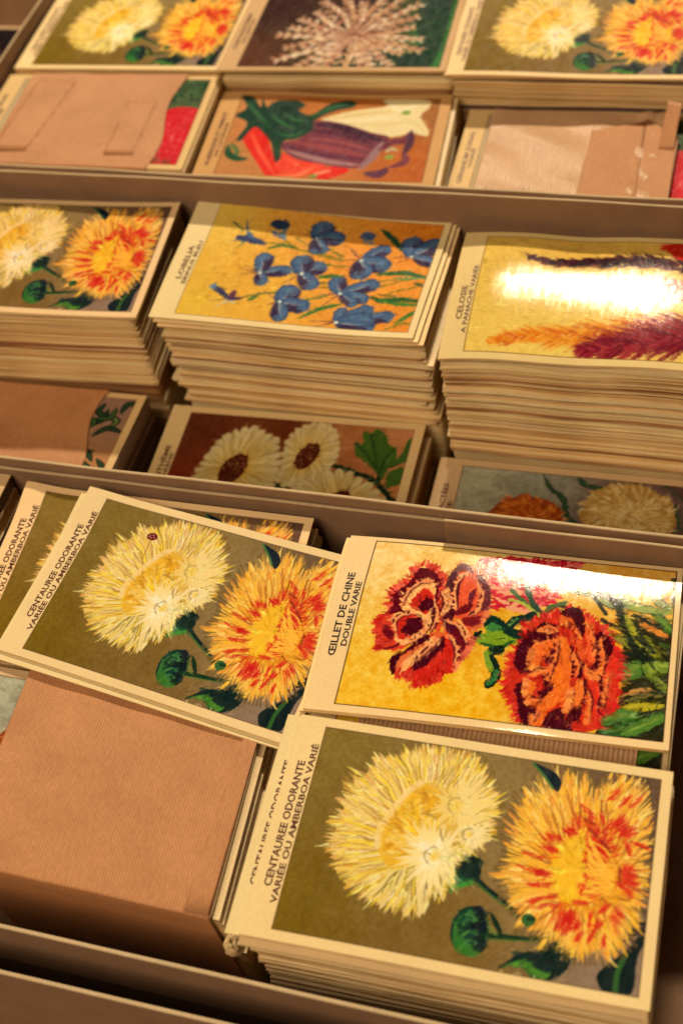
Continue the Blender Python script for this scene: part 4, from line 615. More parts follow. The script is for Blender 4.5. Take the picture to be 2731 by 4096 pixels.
class Sheet:
    """A sheet of paper over four corner points (front left, front right, back right, back left; cm) with a height profile."""
    def __init__(s, corners, bend=None):
        s.c = np.array(corners, float); s.bend = bend
    def at(s, u, v, lift=0):
        """u 0..12.5, v 0..7.76 cm -> xyz in cm"""
        a = np.asarray(u)/12.5; b = np.asarray(v)/7.76; c = s.c
        P = (c[0]*((1-a)*(1-b))[...,None]+c[1]*(a*(1-b))[...,None]+c[2]*(a*b)[...,None]+c[3]*((1-a)*b)[...,None])
        z = P[...,2]+lift
        if s.bend: z = z+s.bend(np.asarray(u), np.asarray(v))
        return np.stack([P[...,0], P[...,1], z], -1)
def slab(name, sheet, th, mats, canvas=None, n=(26,17), org=None, edge_jit=.012, seed=0, back=True, under=None):
    """closed body of a packet: printed top, layered edges, underside"""
    r = np.random.RandomState(seed)
    if canvas is not None: nx, ny = canvas.nx, canvas.ny
    else: nx, ny = n
    u = np.linspace(0, 12.5, nx); v = np.linspace(0, 7.76, ny); U, V = np.meshgrid(u, v); T = sheet.at(U, V).reshape(-1, 3)
    idx = np.r_[np.arange(nx), np.arange(1, ny)*nx+nx-1, (ny-1)*nx+np.arange(nx-2, -1, -1), np.arange(ny-2, -1, -1)*nx]  # closed loop, first == last
    st = max(1, len(idx)//120); bi = np.r_[idx[:-1][::st], idx[0]]; B = T[bi]; m = len(B); ctr = T.mean(0)
    out = B-ctr; out[:,2] = 0; out /= np.linalg.norm(out, axis=1)[:,None]+1e-9
    rows = []
    for k, (f, o) in enumerate(((0,0),(.35,.02),(.7,-.01),(1,.0))):
        j = np.convolve(np.r_[r.randn(m), r.randn(4)], np.ones(5)/5, 'valid')[:m]*edge_jit; j[-1] = j[0]
        X = B+out*((o+j)*(k > 0))[:,None]; X[:,2] = B[:,2]-th*f; rows.append(X)
    if under is not None: rows[-1][:,2] = under
    S = np.concatenate(rows); off = len(T); q = gridq(m, 4, off)[:, ::-1]
    bot = sheet.at(*np.meshgrid(np.linspace(0,12.5,6), np.linspace(0,7.76,4)), lift=-th*.98).reshape(-1,3); o2 = off+len(S)
    if under is not None: bot[:,2] = under
    qb = gridq(6, 4, o2)[:, ::-1]
    VV = np.concatenate([T, S, bot]); Q = np.concatenate([gridq(nx, ny), q, qb]); mi = np.r_[np.zeros((nx-1)*(ny-1)), np.ones(len(q)), np.ones(len(qb))]
    o = np.array(org if org is not None else (ctr[0], ctr[1], T[:,2].min()-th)); VV = (VV-o)*.01
    cols = None
    if canvas is not None:
        cols = np.zeros((len(VV), 3), np.float32)+ink(PAPER); cols[:len(T)] = ink(canvas.a.reshape(-1, 3))
    uv = np.zeros((len(VV), 2), np.float32); uv[:len(T),0] = U.ravel(); uv[:len(T),1] = V.ravel()
    me = mesh_from(name, VV, Q, mi, mats, True, cols, uv); return me, W3(o)

def title(parent, sheet, lines, ink_m, org):
    """printed title running along the short side: real letters lying on the paper"""
    for txt, uc, h, v0, v1 in lines:
        cu = bpy.data.curves.new('title', 'FONT'); cu.body = txt; cu.size = 1; cu.offset = .026; cu.resolution_u = 2
        t = bpy.data.objects.new('title_tmp', cu); COL.objects.link(t); bpy.context.view_layer.update()
        me = bpy.data.meshes.new_from_object(t.evaluated_get(bpy.context.evaluated_depsgraph_get())); COL.objects.unlink(t); bpy.data.objects.remove(t)
        co = np.zeros(len(me.vertices)*3, np.float32); me.vertices.foreach_get('co', co); co = co.reshape(-1, 3)
        x0, x1 = co[:,0].min(), co[:,0].max(); x = (co[:,0]-x0)/(x1-x0); y = co[:,1]/.70
        v = (v0+(v1-v0)*x)*.1; u = (uc+h/2-y*h)*.1
        P = sheet.at(u, v, lift=.006); P = (P-np.array(org))*.01
        me.vertices.foreach_set('co', P.astype(np.float32).ravel()); me.materials.append(ink_m); me.update(); me.name = 'title_lettering'
        link('title_lettering', me, parent)
TITLES = dict(
 centaurea=[('CENTAUREE ODORANTE', 4.7, 2.5, 16.4, 60.6), ('VARIÉE OU AMBERBOA VARIÉ', 8.0, 2.1, 11.2, 67.4)],
 carnation=[('ŒILLET DE CHINE', 4.9, 2.7, 22.4, 58.9), ('DOUBLE VARIE', 8.6, 2.2, 26.8, 54.8)],
 lobelia=[('LOBELIA', 6.6, 2.5, 24.0, 45.8), ('ERINUS BLEU', 9.9, 1.9, 21.2, 49.1)],
 celosia=[('CELOSIE', 5.6, 2.5, 20.8, 40.6), ('A PANACHE VARIÉE', 8.8, 1.9, 13.2, 53.6)],
 daisy=[('CHRYSANTHÈME', 5.2, 2.4, 14.0, 53.0), ('À CARÈNE', 8.2, 1.8, 26.0, 48.6)],
 strawflower=[('IMMORTELLE À BRACTÉES', 5.4, 2.2, 13.0, 62.6), ('VARIÉE', 9.0, 2.0, 34.0, 52.6)],
 aubergine=[('AUBERGINE ET PIMENT', 5.6, 2.3, 10.0, 58.0), ('DE CAYENNE', 8.9, 1.8, 18.0, 48.0)],
 spider=[('CHRYSANTHÈME', 4.7, 2.3, 20.0, 56.0), ('DU JAPON', 8.0, 1.8, 26.0, 50.0)],
 geranium=[('GÉRANIUM ZONAL', 4.9, 2.3, 18.0, 60.0), ('VARIÉ', 8.0, 1.8, 30.0, 46.0)], dark=[])
ART = {}
def art(name, px):
    k = (name, px)
    if k not in ART:
        ART[k] = dict(centaurea=art_centaurea, carnation=art_carnation, lobelia=art_lobelia, daisy=art_daisy, strawflower=art_strawflower, aubergine=art_aubergine, celosia=art_celosia, spider=art_spider, geranium=art_geranium, leafy=lambda p: art_geranium(p, 23, True), dark=art_dark)[name](px)
    return ART[k]

ORD = 'topmost second third fourth fifth sixth seventh eighth ninth tenth eleventh twelfth thirteenth fourteenth fifteenth sixteenth seventeenth eighteenth nineteenth twentieth twenty-first twenty-second twenty-third twenty-fourth twenty-fifth twenty-sixth twenty-seventh twenty-eighth twenty-ninth thirtieth thirty-first thirty-second thirty-third thirty-fourth thirty-fifth thirty-sixth thirty-seventh thirty-eighth thirty-ninth fortieth forty-first'.split()

def printed(corners, kind, px, label, th=.12, bend=None, gloss=True, edge=M_EDGE, group='printed seed packets lying picture side up', ttl=True, extra=None, seed=1):
    sh = Sheet(corners, bend); cv = art(kind, px); rf = np.random.RandomState(seed+5); fade = 1+.03*rf.randn()+.012*rf.randn(3)
    if extra: 
        c2 = Canvas.__new__(Canvas); c2.__dict__.update(cv.__dict__); c2.a = cv.a.copy(); c2.r = np.random.RandomState(1); extra(c2); cv = c2
    c3 = Canvas.__new__(Canvas); c3.__dict__.update(cv.__dict__); c3.a = np.clip(cv.a*fade, 0, 250); cv = c3
    me, loc = slab('seed_packet', sh, th, [M_GLOSS if gloss else M_SATIN, edge], cv, seed=seed); o = link('seed_packet', me, None, loc)
    tag(o, label, 'seed packet', group)
    if ttl: title(o, sh, TITLES.get(kind, []), M_INKD if kind in ('carnation',) else M_INK, (loc[0]*100, loc[1]*100, loc[2]*100-Z0))
    return o, sh

def stack(corners, ztop, zbot, n, where, group, seed, ragx=.12, ragy=.05, bend=None, lean=(0,0), edges=(M_EDGE, M_EDGE2, M_EDGE, M_EDGE4, M_EDGE3), start=1, rag_left=0., grey=0):
    """n packets under a printed one, each its own object; corners give the plan outline"""
    r = np.random.RandomState(seed); C = np.array(corners, float); t = (.6+r.rand(n)**1.6*1.6); t = t/t.sum()*(ztop-zbot); z = ztop
    ph = r.rand()*6
    for i in range(n):
        f = (ztop-z)/max(ztop-zbot, 1e-6); D = C.copy(); D[:,0] += lean[0]*f+r.randn()*ragx; D[:,1] += lean[1]*f+r.randn()*ragy
        if rag_left: D[[0,3],0] += abs(r.randn())*rag_left
        a = r.randn()*.006; D[:,1] += a*(D[:,0]-D[:,0].mean()); tilt = np.array([0,0,0,0])
        D[:,2] = z; amp = .018*min(1, t[i]/.12); p2 = ph+f*2
        bd = (lambda u, v, A=amp, p=p2, k=(1-f): A*(np.sin(u*.9+p)+.6*np.sin(v*1.1+p*2+u*.3))+(bend(u, v)*k if bend else 0))
        sh = Sheet(D, bd); th = max(t[i]-(.008 if r.rand()<.5 else .042), .02); D[:2,1] -= abs(r.randn())*ragy*.8
        me, loc = slab('seed_packet', sh, th, [M_CREAM, edges[r.randint(len(edges))] if not grey or r.rand() > grey else M_EDGEG], None, (30,14), seed=seed*97+i, edge_jit=.022)
        o = link('seed_packet', me, None, loc); tag(o, '%s packet from the top in %s' % (ORD[i+start], where), 'seed packet', group)
        z -= t[i]
# ================================================================== setting: table and boxes
def block(name, x0, x1, y0, y1, z0, z1, m, parent=None, rim=None, wob=0., seed=0, lean=0.):
    """a panel of board with slightly uneven rim; optional paler rim material"""
    r = np.random.RandomState(seed); nx = max(2, int((x1-x0)/.8)) if x1-x0 > 2 else 2; ny = max(2, int((y1-y0)/.8)) if y1-y0 > 2 else 2
    bv = min(.03, (y1-y0)*.2, (x1-x0)*.2)
    loop = [(x, y0) for x in np.linspace(x0, x1, nx)]+[(x1, y) for y in np.linspace(y0, y1, ny)[1:]]+[(x, y1) for x in np.linspace(x1, x0, nx)[1:]]+[(x0, y) for y in np.linspace(y1, y0, ny)[1:]]
    L = np.array(loop); m_ = len(L); c = np.array([(x0+x1)/2, (y0+y1)/2]); h = np.array([(x1-x0)/2, (y1-y0)/2])
    s1 = lambda x: wob*(np.sin(x*.35+seed)+.5*np.sin(x*.9+seed*2)) 
    zt = z1+s1(L[:,0]+L[:,1]); rows = [np.c_[L, np.full(m_, z0)], np.c_[L, zt-bv], np.c_[c+(L-c)*((h-bv)/h), zt]]
    V = np.concatenate(rows); V[:,1] += lean*((V[:,2]-z0)/(z1-z0))**2; q = gridq(m_, 3); mi = np.r_[np.zeros(m_-1), np.ones(m_-1)]
    # cap: pair front and back points
    n0 = 2*m_; caps = []
    if nx >= ny:
        for i in range(nx-1): a, b = n0+i, n0+i+1; d = n0+nx-1+ny-1+(nx-1-i); e = d-1; caps.append((a, b, e, d))
    else:
        for i in range(ny-1): a, b = n0+nx-1+i, n0+nx+i; d = n0+nx-1+ny-1+nx-1+(ny-1-i); e = d-1; caps.append((a, b, e, d))
    Q = np.concatenate([q, np.array(caps)]); mi = np.r_[mi, np.ones(len(caps))]; o = np.array([c[0], c[1], z0]); V = (V-o)*.01
    me = mesh_from(name, V, Q, mi, [m, rim or m], False); ob = link(name, me, parent)
    p = Vector(W3(o)); ob.location = p-(parent.location if parent else Vector((0,0,0))); return ob
tb = block('table', -120, 90, -30, 150, -Z0-2.6, -Z0, M_TABLE); tag(tb, kind='structure', label='dark table top under the cardboard boxes')

def box(label, x0, x1, y0, y1, zf, zb, zs, th=.14, band=False, lean=0.):
    b = empty('cardboard_box', W3(((x0+x1)/2, (y0+y1)/2, -Z0))); tag(b, label, 'cardboard box', 'open cardboard boxes of seed packets')
    z = -Z0+.02
    block('bottom', x0+.01, x1-.01, y0+.01, y1-.01, z, z+.2, M_BOARD, b)
    if band:
        block('front_wall', x0, x1, y0+.55, y0+.55+th, z+.2, -3.9, M_BOARD, b, M_RIM); block('front_wall', x0, x1, y0, y0+th, -3.9, zf, M_BOARD, b, M_RIM, .03, 5)
    else: block('front_wall', x0, x1, y0, y0+th, z+.2, zf, M_BOARD, b, M_RIM, .03, 3)
    block('back_wall', x0, x1, y1-th, y1, z+.2, zb, M_BOARD, b, M_RIM, .03, 8, lean)
    block('side_wall', x0, x0+th, y0+th+.005, y1-th-.005, z+.2, zs, M_BOARD, b, M_RIM, .02, 2); block('side_wall', x1-th, x1, y0+th+.005, y1-th-.005, z+.2, zs, M_BOARD, b, M_RIM, .02, 4)
    return b
box('front grey-brown cardboard box holding the carnation packet and brown paper bundle', -42.2, 18, 9.93, 28.2, 0, .3, -.2, band=True)
box('middle grey-brown cardboard box holding the tall blue lobelia stack', -42.2, 18, 28.25, 45.62, .79, 1.88, .8, lean=-.5)
box('rear grey-brown cardboard box holding the aubergine packet', -40.15, 18, 45.66, 66, 1.67, 1.6, .8)
nb = box('nearest cardboard box, only its brown back wall showing at the lower left edge', -46, 14, -14, 8.75, -.3, -.25, -.3)
lf = box('cardboard box beyond the left wall of the rear box, dark red packet inside', -60, -41.5, 48, 68, -2, -2, -2)
fp = block('cardboard_divider', -8.85, 14, 27.42, 27.54, -8.9, 1.03, M_BOARD, None, M_RIM, .03, 11); tag(fp, 'grey-brown cardboard divider standing behind the red carnation packet', 'divider', None)
fp.rotation_euler.x = math.radians(-1.0)

# ================================================================== front box
def relift(c, zs):
    """same packet carried higher or lower on its pile"""
    c = np.array(c, float); k = (np.array(zs)-39.7478)/(c[:,2]-39.7478); c[:,:2] *= k[:,None]; c[:,2] = zs; return c
HI, MD, LO = 5.0, 3.4, 2.6
def bendA(u, v): return .10*np.exp(-v/.5)*(.35+.65*np.exp(-((u-7.6)/2.4)**2))-.024*np.clip(v-4.2, 0, 9)**2-.005*np.clip(6.5-u,0,9)**2+.03*np.sin(u*.5+.4)+.05*np.exp(-((u-.3)/.8)**2)*0-.02*np.sin(v*.8+u*.2)
def bendB(u, v): return .16*np.exp(-((u/1.8)**2+((7.76-v)/1.6)**2))+.05*np.sin(u*.42)+.03*np.sin(v*.7+1)+.05*np.exp(-(v/.8))*np.exp(-(u/3))
def bendC(u, v): return .04*np.sin(u*.5+.5)+.03*np.sin(v*.6)
A = [[-12.32,19.51,.0],[.2,19.94,.36],[-.05,27.40,.42],[-12.53,27.22,.16]]
B = [[-24.75,19.99,-.26],[-12.41,18.07,-.12],[-11.25,25.74,.41],[-23.63,27.6,.28]]
Cc = [[-11.98,11.17,.67],[.52,11.39,.9],[.42,19.12,.60],[-12.1,18.93,.72]]
def sh(c, dx=0, dy=0, dz=0, rot=0):
    c = np.array(c, float)+[dx, dy, dz]; m = c.mean(0); s, k = math.sin(rot), math.cos(rot); d = c-m
    return np.stack([m[0]+k*d[:,0]-s*d[:,1], m[1]+s*d[:,0]+k*d[:,1], c[:,2]], 1)
A = relift(A, [.22,.40,.44,.36]); A[[0,3],2] += .17; B = relift(B, [-.26,-.18,.02,.22])
B2 = [[-26.75,20.1,-.62],[-14.15,20.1,-.62],[-14.2,27.8,-.16],[-26.7,27.75,-.16]]
def ladybird(c):
    c.ell((36.1,63.6), 2.3, 1.7, (104,14,20), .05)
    for d in ((-1,.4),(.2,.7),(.9,-.2),(-.3,-.6),(-1.2,-.3)): c.ell((36.1+d[0],63.6+d[1]), .35, .25, (216,160,120))
    c.stroke([(36.1,62),(36.6,57),(37,53)], .5, (176,112,30), .7)

printed(B, 'centaurea', HI, 'yellow and orange centaurea packet lying askew on its stack, printed ladybird on a petal', .09, bendB, False, extra=ladybird, seed=11)
printed(sh(B,-.25,-.22,-.115,.012), 'centaurea', LO, 'askew centaurea packet directly under the one with the ladybird, lower edge peeping out', .08, bendB, False, seed=12)
def curl2(u, v): return .22*np.exp(-((u/1.2)**2+((7.76-v)/1.2)**2))
printed(B2, 'centaurea', MD, 'olive centaurea packet at the left with curled corner, beneath the askew packets', .10, curl2, False, seed=13)
stack([[-26.7,20.1,0],[-14.1,20.1,0],[-14.1,27.72,0],[-26.7,27.72,0]], -.72, -3.0, 18, 'the stack under the askew centaurea packets', 'packets stacked under the askew centaurea packets', 31, .05, .03, grey=.3)
stack([[-26.7,20.1,0],[-14.1,20.1,0],[-14.1,27.72,0],[-26.7,27.72,0]], -3.02, -9.5, 3, 'the hidden foot of the askew stack', 'packets at the hidden foot of the askew stack', 91, .05, .03, start=0)
printed(A, 'carnation', HI, 'glossy double carnation packet with red flowers and a bright glare', .10, bendA, True, seed=14)
printed(sh(A,-.17,-.02,-.125,.004), 'carnation', LO, 'carnation packet directly beneath the glossy one, showing only a sliver at its left edge', .09, bendA, True, seed=15)
printed(Cc, 'centaurea', HI, 'nearest centaurea packet on top of the lower right stack, yellow and orange flowers', .10, bendC, False, seed=16)
printed(sh(Cc,-.50,-.03,-.125,-.002), 'centaurea', MD, 'second centaurea packet of the lower right stack, its title sticking out at the left', .10, bendC, False, seed=17)
printed(sh(Cc,-.05,-.22,-.26,.003), 'centaurea', LO, 'third centaurea packet of the lower right stack, front edge sticking out', .12, bendC, False, seed=18)
stack([[-11.6,11.0,0],[.6,11.2,0],[.5,18.9,0],[-11.8,18.8,0]], .22, -3.0, 22, 'the lower right centaurea stack', 'packets stacked in the lower right pile', 32, .035, .03, start=3, bend=bendC, rag_left=.05)
stack([[-11.6,11.0,0],[.6,11.2,0],[.5,18.9,0],[-11.8,18.8,0]], -3.05, -9.5, 3, 'the hidden foot of the lower right stack', 'packets at the hidden foot of the lower right stack', 92, .05, .03, start=0)
# stack at the left edge of the front box
printed([[-40.3,20.6,-.1],[-27.75,20.4,-.1],[-27.6,28.0,0],[-40.2,28.1,0]], 'strawflower', LO, 'packet at the far left of the front box, only its right border in view', .12, None, False)
stack([[-40.3,20.6,0],[-27.7,20.4,0],[-27.55,27.95,0],[-40.2,28,0]], -.24, -9.5, 14, 'the stack at the far left of the front box', 'packets stacked at the far left of the front box', 33, .05, .03, edges=(M_EDGE2, M_EDGEG))
# dark stack at the right of the front box
stack([[2.6,10.9,0],[15.1,10.9,0],[15.1,18.7,0],[2.6,18.7,0]], -3.5, -9.5, 6, 'the shaded stack right of the nearest centaurea packet', 'packets stacked at the far right of the front box', 34, .03, .03, start=0, edges=(M_EDGEG, M_EDGE2))

# ------------------------------------------------------------------ bundles in a kraft paper sleeve
def sleeve(name, parent, sheet, u0, u1, drop_f, drop_b, m, org, lift=.05, rag=0., seed=1, puff=.0, steps=None):
    """folded brown paper over a bundle: rises at the front, runs over the top, falls at the back"""
    r = np.random.RandomState(seed); prof = []
    for t in np.linspace(1, 0, 12): prof.append((-.10-.02*math.sin(t*3), -drop_f*t))
    for t in np.linspace(0, 1, 5)[1:-1]: prof.append((-.10+.12*(1-math.cos(t*1.57)), lift*math.sin(t*1.57)))
    for t in np.linspace(0.02, 7.74, 46): prof.append((t, lift))
    for t in np.linspace(0, 1, 5)[1:-1]: prof.append((7.74+.12*math.sin(t*1.57), lift*math.cos(t*1.57)))
    for t in np.linspace(0, 1, 6): prof.append((7.86, -drop_b*t))
    P = np.array(prof); U = np.linspace(u0, u1, 110); n = len(P)
    uu, ii = np.meshgrid(U, np.arange(n)); v = P[ii,0]; dz = P[ii,1]; vc = np.clip(v, 0, 7.76)
    if rag: uu = uu+(uu-u0)/(u1-u0)*rag*np.sin(v*.9+seed)
    X = sheet.at(uu, vc, lift=dz); X[...,1] += v-vc
    X[...,2] += puff*np.sin(np.pi*np.clip(vc/7.76,0,1))*np.sin(np.pi*(uu-u0)/(u1-u0))+.012*np.sin(uu*2.1+v*.7+seed)+.01*np.sin(v*3+uu)
    if steps is not None: X[...,1] -= steps(uu)*(v<0)
    if puff > .1: X[...,2] += (.16*np.abs(np.sin(uu*2.6+v*.8+.5*np.sin(v*2)))-.05*np.sin(v*4+uu*2))*np.clip((uu-8.6)/1., 0, 1)+.035*np.sin(uu*1.3+v*1.7)
    s = np.r_[0, np.cumsum(np.hypot(*np.diff(P, axis=0).T))][ii]
    V = X.reshape(-1,3); Vi = V.copy(); c = V.mean(0); Vi = V+(c-V)*0; Vi[:,2] -= .02; nx = len(U)
    T = np.concatenate([V, Vi]); q1 = gridq(nx, n); q2 = gridq(nx, n, len(V))[:, ::-1]
    e = [];
    for j in range(n-1): e += [(j*nx, (j+1)*nx, (j+1)*nx+len(V), j*nx+len(V)), (j*nx+nx-1, j*nx+nx-1+len(V), (j+1)*nx+nx-1+len(V), (j+1)*nx+nx-1)]
    Q = np.concatenate([q1, q2, np.array(e)]); uv = np.stack([uu.ravel(), s.ravel()], 1); uv = np.concatenate([uv, uv])
    me = mesh_from(name, (T-np.array(org))*.01, Q, None, [m], True, None, uv); return link(name, me, parent)
def flat_strip(name, parent, sheet, poly_uv, lift, m, org, th=.02, lifts=None):
    """small extra piece of paper lying on a bundle, outline in packet cm"""
    P = np.array(poly_uv, float); n = len(P); L = np.array(lifts if lifts is not None else [lift]*n, float)
    a = np.linspace(0, 1, 12); uu = []; 
    # quad patch from four corners
    g = lambda s, t, w: w[0]*(1-s)*(1-t)+w[1]*s*(1-t)+w[2]*s*t+w[3]*(1-s)*t
    S, T_ = np.meshgrid(a, a); u = g(S,T_,P[:,0]); v = g(S,T_,P[:,1]); l = g(S,T_,L)+.03*np.sin(S*7+T_*3)*0
    vc = np.clip(v, 0, 7.76); X = sheet.at(u, vc, lift=l); X[...,1] += v-vc; V = X.reshape(-1,3); Vi = V-[0,0,th]
    q = gridq(12,12); q2 = gridq(12,12,144)[:, ::-1]; e = []
    loop = list(range(12))+[k*12+11 for k in range(1,12)]+[132+k for k in range(10,-1,-1)]+[k*12 for k in range(10,-1,-1)]
    for i in range(len(loop)-1): e.append((loop[i+1], loop[i], loop[i]+144, loop[i+1]+144))
    me = mesh_from(name, (np.concatenate([V,Vi])-np.array(org))*.01, np.concatenate([q,q2,np.array(e)]), None, [m], True, None, np.concatenate([np.stack([u.ravel(), v.ravel()],1)]*2)); return link(name, me, parent)
def bundle(corners, kind, px, label, zbot, u0, u1, drop_f, m=M_KRAFT, n=4, lift=.06, rag=0, seed=1, puff=0., edge=(M_EDGE, M_EDGE2), bend=None, gloss=False, steps=None, ttl=True, jut=()):
    C = np.array(corners, float); o0 = (C[:,0].mean(), C[:,1].mean(), zbot); b = empty('wrapped_bundle', W3(o0)); tag(b, label, 'packet bundle', 'bundles of packets in brown kraft paper')
    s = Sheet(C, bend); r = np.random.RandomState(seed); th = .14
    me, loc = slab('printed_packet', s, th, [M_GLOSS if gloss else M_SATIN, edge[0]], art(kind, px), org=o0, seed=seed); p = link('printed_packet', me, b)
    if ttl: title(p, s, TITLES.get('geranium' if kind == 'leafy' else kind, []), M_INK, o0)
    z = -th-.02; tot = C[:,2].min()-zbot-th; k = 0
    ts = (.3+r.rand(n))*np.linspace(.3,1.6,n); ts = ts/ts.sum()*tot
    for t in ts:
        D = C.copy(); D[:,0] += r.randn()*.05+(jut[k] if k < len(jut) else 0); D[:,1] += r.randn()*.02
        me, loc = slab('packet', Sheet(D+[0,0,z], bend), t-.02, [M_CREAM, edge[r.randint(len(edge))]], None, (24,12), org=o0, seed=seed*7+k); link('packet', me, b); z -= t; k += 1
    sl = sleeve('kraft_sleeve', b, s, u0, u1, drop_f, 1.5, m, o0, lift, rag, seed, puff, steps)
    return b, s, o0, sl

# big kraft bundle, front left
K1 = [[-25.75,11.95,-.34],[-13.35,11.78,-.28],[-13.75,19.35,-.55],[-26.2,19.5,-.6]]
b, s, o0, sl = bundle(K1, 'strawflower', MD, 'large brown kraft bundle at the lower left with a straight seam near its right edge', -9.5, 2.95, 12.48, 7.4, M_KRAFT, 7, .06, .0, 41, .05, (M_CREAM, M_EDGEG, M_EDGE), jut=(.22,.34,.42,.30,.45,.2,.1))
flat_strip('overlap_seam', sl, s, [(11.55,.0),(12.46,.0),(12.50,7.7),(12.05,7.7)], .17, M_KRAFT, o0, .03)
# bundle under the carnation packet
K2 = [[-12.25,19.05,-.42],[.22,19.1,-.42],[.15,26.8,-.25],[-12.35,26.75,-.25]]
bundle(K2, 'carnation', LO, 'brown kraft bundle under the glossy carnation packet, its front edge showing', -9.5, 1.9, 11.5, 3, M_KRAFTS, 8, .05, 0, 42)

# ================================================================== middle box
D_ = [[-24.77,37.65,.08],[-12.29,37.4,.36],[-12.15,45.16,.16],[-24.65,45.37,.62]]
def bendD(u, v): return .05*np.sin(u*.5)+.22*np.exp(-((u-12.5)/2.2)**2)*np.sin(v*.4)*.0+.03*np.sin(v*.8)-.10*np.sin(np.pi*u/12.5)
printed(D_, 'lobelia', MD, 'blue lobelia packet on top of the ragged middle stack', .08, bendD, False, seed=21)
printed(sh(D_,.22,-.12,-.11,.003), 'lobelia', LO, 'second lobelia packet of the ragged middle stack, shifted slightly to the right', .08, bendD, False, seed=22)
printed(sh(D_,.42,-.22,-.22,.012), 'lobelia', LO, 'third lobelia packet of the ragged middle stack, shifted furthest to the right', .10, bendD, False, seed=23)
DS = [[-24.2,37.35,0],[-11.75,37.3,0],[-11.7,45.1,0],[-24.1,45.2,0]]
stack(DS, -.34, -5.2, 32, 'the lobelia stack', 'packets stacked under the lobelia packets', 51, .13, .07, start=3, rag_left=.22, bend=bendD, lean=(.0,-.1))
stack(sh(DS,.25,.1), -5.22, -9.5, 3, 'the lower half of the lobelia stack', 'packets in the hidden lower part of the lobelia stack', 52, .06, .04, start=0)
E_ = [[-11.09,36.68,.56],[1.4,37.1,.34],[1.14,44.86,.3],[-11.35,44.43,.66]]
def bendE(u, v): return .10*np.exp(-((u-1)/1.6)**2)*np.sin(v*.4)-.14*np.exp(-((u-5.2)/1.6)**2)*np.exp(-((v-7.76)/1.5)**2)+.05*np.sin(u*.9)*np.exp(-v/2)+.045*np.sin(u*.55+2)-.013*(v-4.3)**2-.012*np.clip(5.5-u,0,9)**2
printed(E_, 'celosia', MD, 'yellow celosia packet with plumes and a wide white glare, top of the right stack', .12, bendE, True, seed=24)
stack([[-11.0,36.75,0],[1.5,36.8,0],[1.5,44.5,0],[-11.2,44.4,0]], .18, -6.0, 38, 'the celosia stack', 'packets stacked under the celosia packet', 53, .06, .07, edges=(M_EDGE, M_EDGE2, M_EDGE4, M_EDGE3), bend=bendE, lean=(.1,-.1))
stack([[-10.9,36.75,0],[1.5,36.8,0],[1.5,44.5,0],[-11.1,44.4,0]], -6.02, -9.5, 3, 'the bottom part of the celosia stack', 'packets in the hidden bottom of the celosia stack', 54, .05, .04, start=0)
F2 = [[-37.53,36.37,.61],[-25.05,37.09,.55],[-25.5,44.83,.66],[-37.98,44.12,.62]]
printed(F2, 'centaurea', MD, 'centaurea packet on top of the tall left stack in the middle box', .12, lambda u, v: .05*np.sin(u*.5), False, seed=25)
stack([[-37.6,36.3,0],[-25.15,37.0,0],[-25.6,44.7,0],[-38,44,0]], .46, -3.9, 24, 'the tall left centaurea stack', 'packets stacked under the left centaurea packet', 55, .03, .02, lean=(.05,0))
stack([[-37.5,36.5,0],[-25.2,37.1,0],[-25.5,44.7,0],[-37.8,44,0]], -3.92, -9.5, 8, 'the lower part of the left centaurea stack', 'packets in the shaded lower part of the left stack', 56, .05, .03, start=0)
G_ = [[-24.53,29.25,-5.45],[-12.08,29.39,-5.0],[-12.15,37.15,-5.0],[-24.65,37.0,-5.22]]
printed(G_, 'daisy', MD, 'white daisy chrysanthemum packet on a dark red ground, in front of the lobelia stack', .12, None, False, seed=26)
stack([[-24.4,29.3,0],[-12.0,29.4,0],[-12.0,37.0,0],[-24.6,36.9,0]], -5.6, -9.5, 11, 'the daisy stack', 'packets stacked under the daisy packet', 57, .06, .04)
H_ = [[-11.25,28.5,-6.],[1.25,28.6,-6.],[1.15,36.3,-6.],[-11.3,36.15,-6.]]
printed(H_, 'strawflower', MD, 'strawflower packet with orange and cream blooms, in front of the celosia stack', .12, None, False, seed=27)
stack(H_, -6.14, -9.5, 4, 'the strawflower stack', 'packets stacked under the strawflower packet', 58, .05, .04)
K3 = [[-38.1,28.9,-3.9],[-25.6,28.9,-3.8],[-25.4,36.2,-3.8],[-38.3,36.1,-3.9]]
bundle(K3, 'leafy', MD, 'brown kraft bundle in front of the left stack, dark leaves showing at its right', -9.5, 1.5, 10.7, 4, M_KRAFT, 6, .05, .35, 43, edge=(M_SHADE, M_EDGEG), ttl=False)

# ================================================================== rear box
L_ = [[-39.7,56.05,.0],[-27.3,56.35,.05],[-27.5,64.1,.0],[-39.9,63.8,-.05]]
printed(L_, 'centaurea', LO, 'centaurea packet in the rear left corner of the rear box', .12, None, False, seed=61)
stack(L_, -.14, -9.5, 8, 'the rear left centaurea stack', 'packets stacked in the rear left corner', 62, .04, .03)
J_ = [[-27.29,55.85,.41],[-14.79,56.3,.41],[-15.08,64.05,.29],[-27.56,63.59,.08]]
printed(J_, 'spider', LO, 'brown packet with a spidery cream flower and green edge, middle of the back row', .12, None, False, seed=63)
stack([[-27.0,55.95,0],[-14.5,56.3,0],[-14.8,64,0],[-27.3,63.6,0]], -.1, -2, 6, 'the spidery flower stack', 'packets stacked under the spidery flower packet', 64, .07, .04)
K_ = [[-14.85,56.15,.3],[-2.35,56.3,.3],[-2.5,64,.3],[-15.0,63.9,.3]]
printed(K_, 'centaurea', LO, 'centaurea packet at the top right, at the right of the back row', .12, lambda u, v: .04*np.sin(u*.6), False, seed=65)
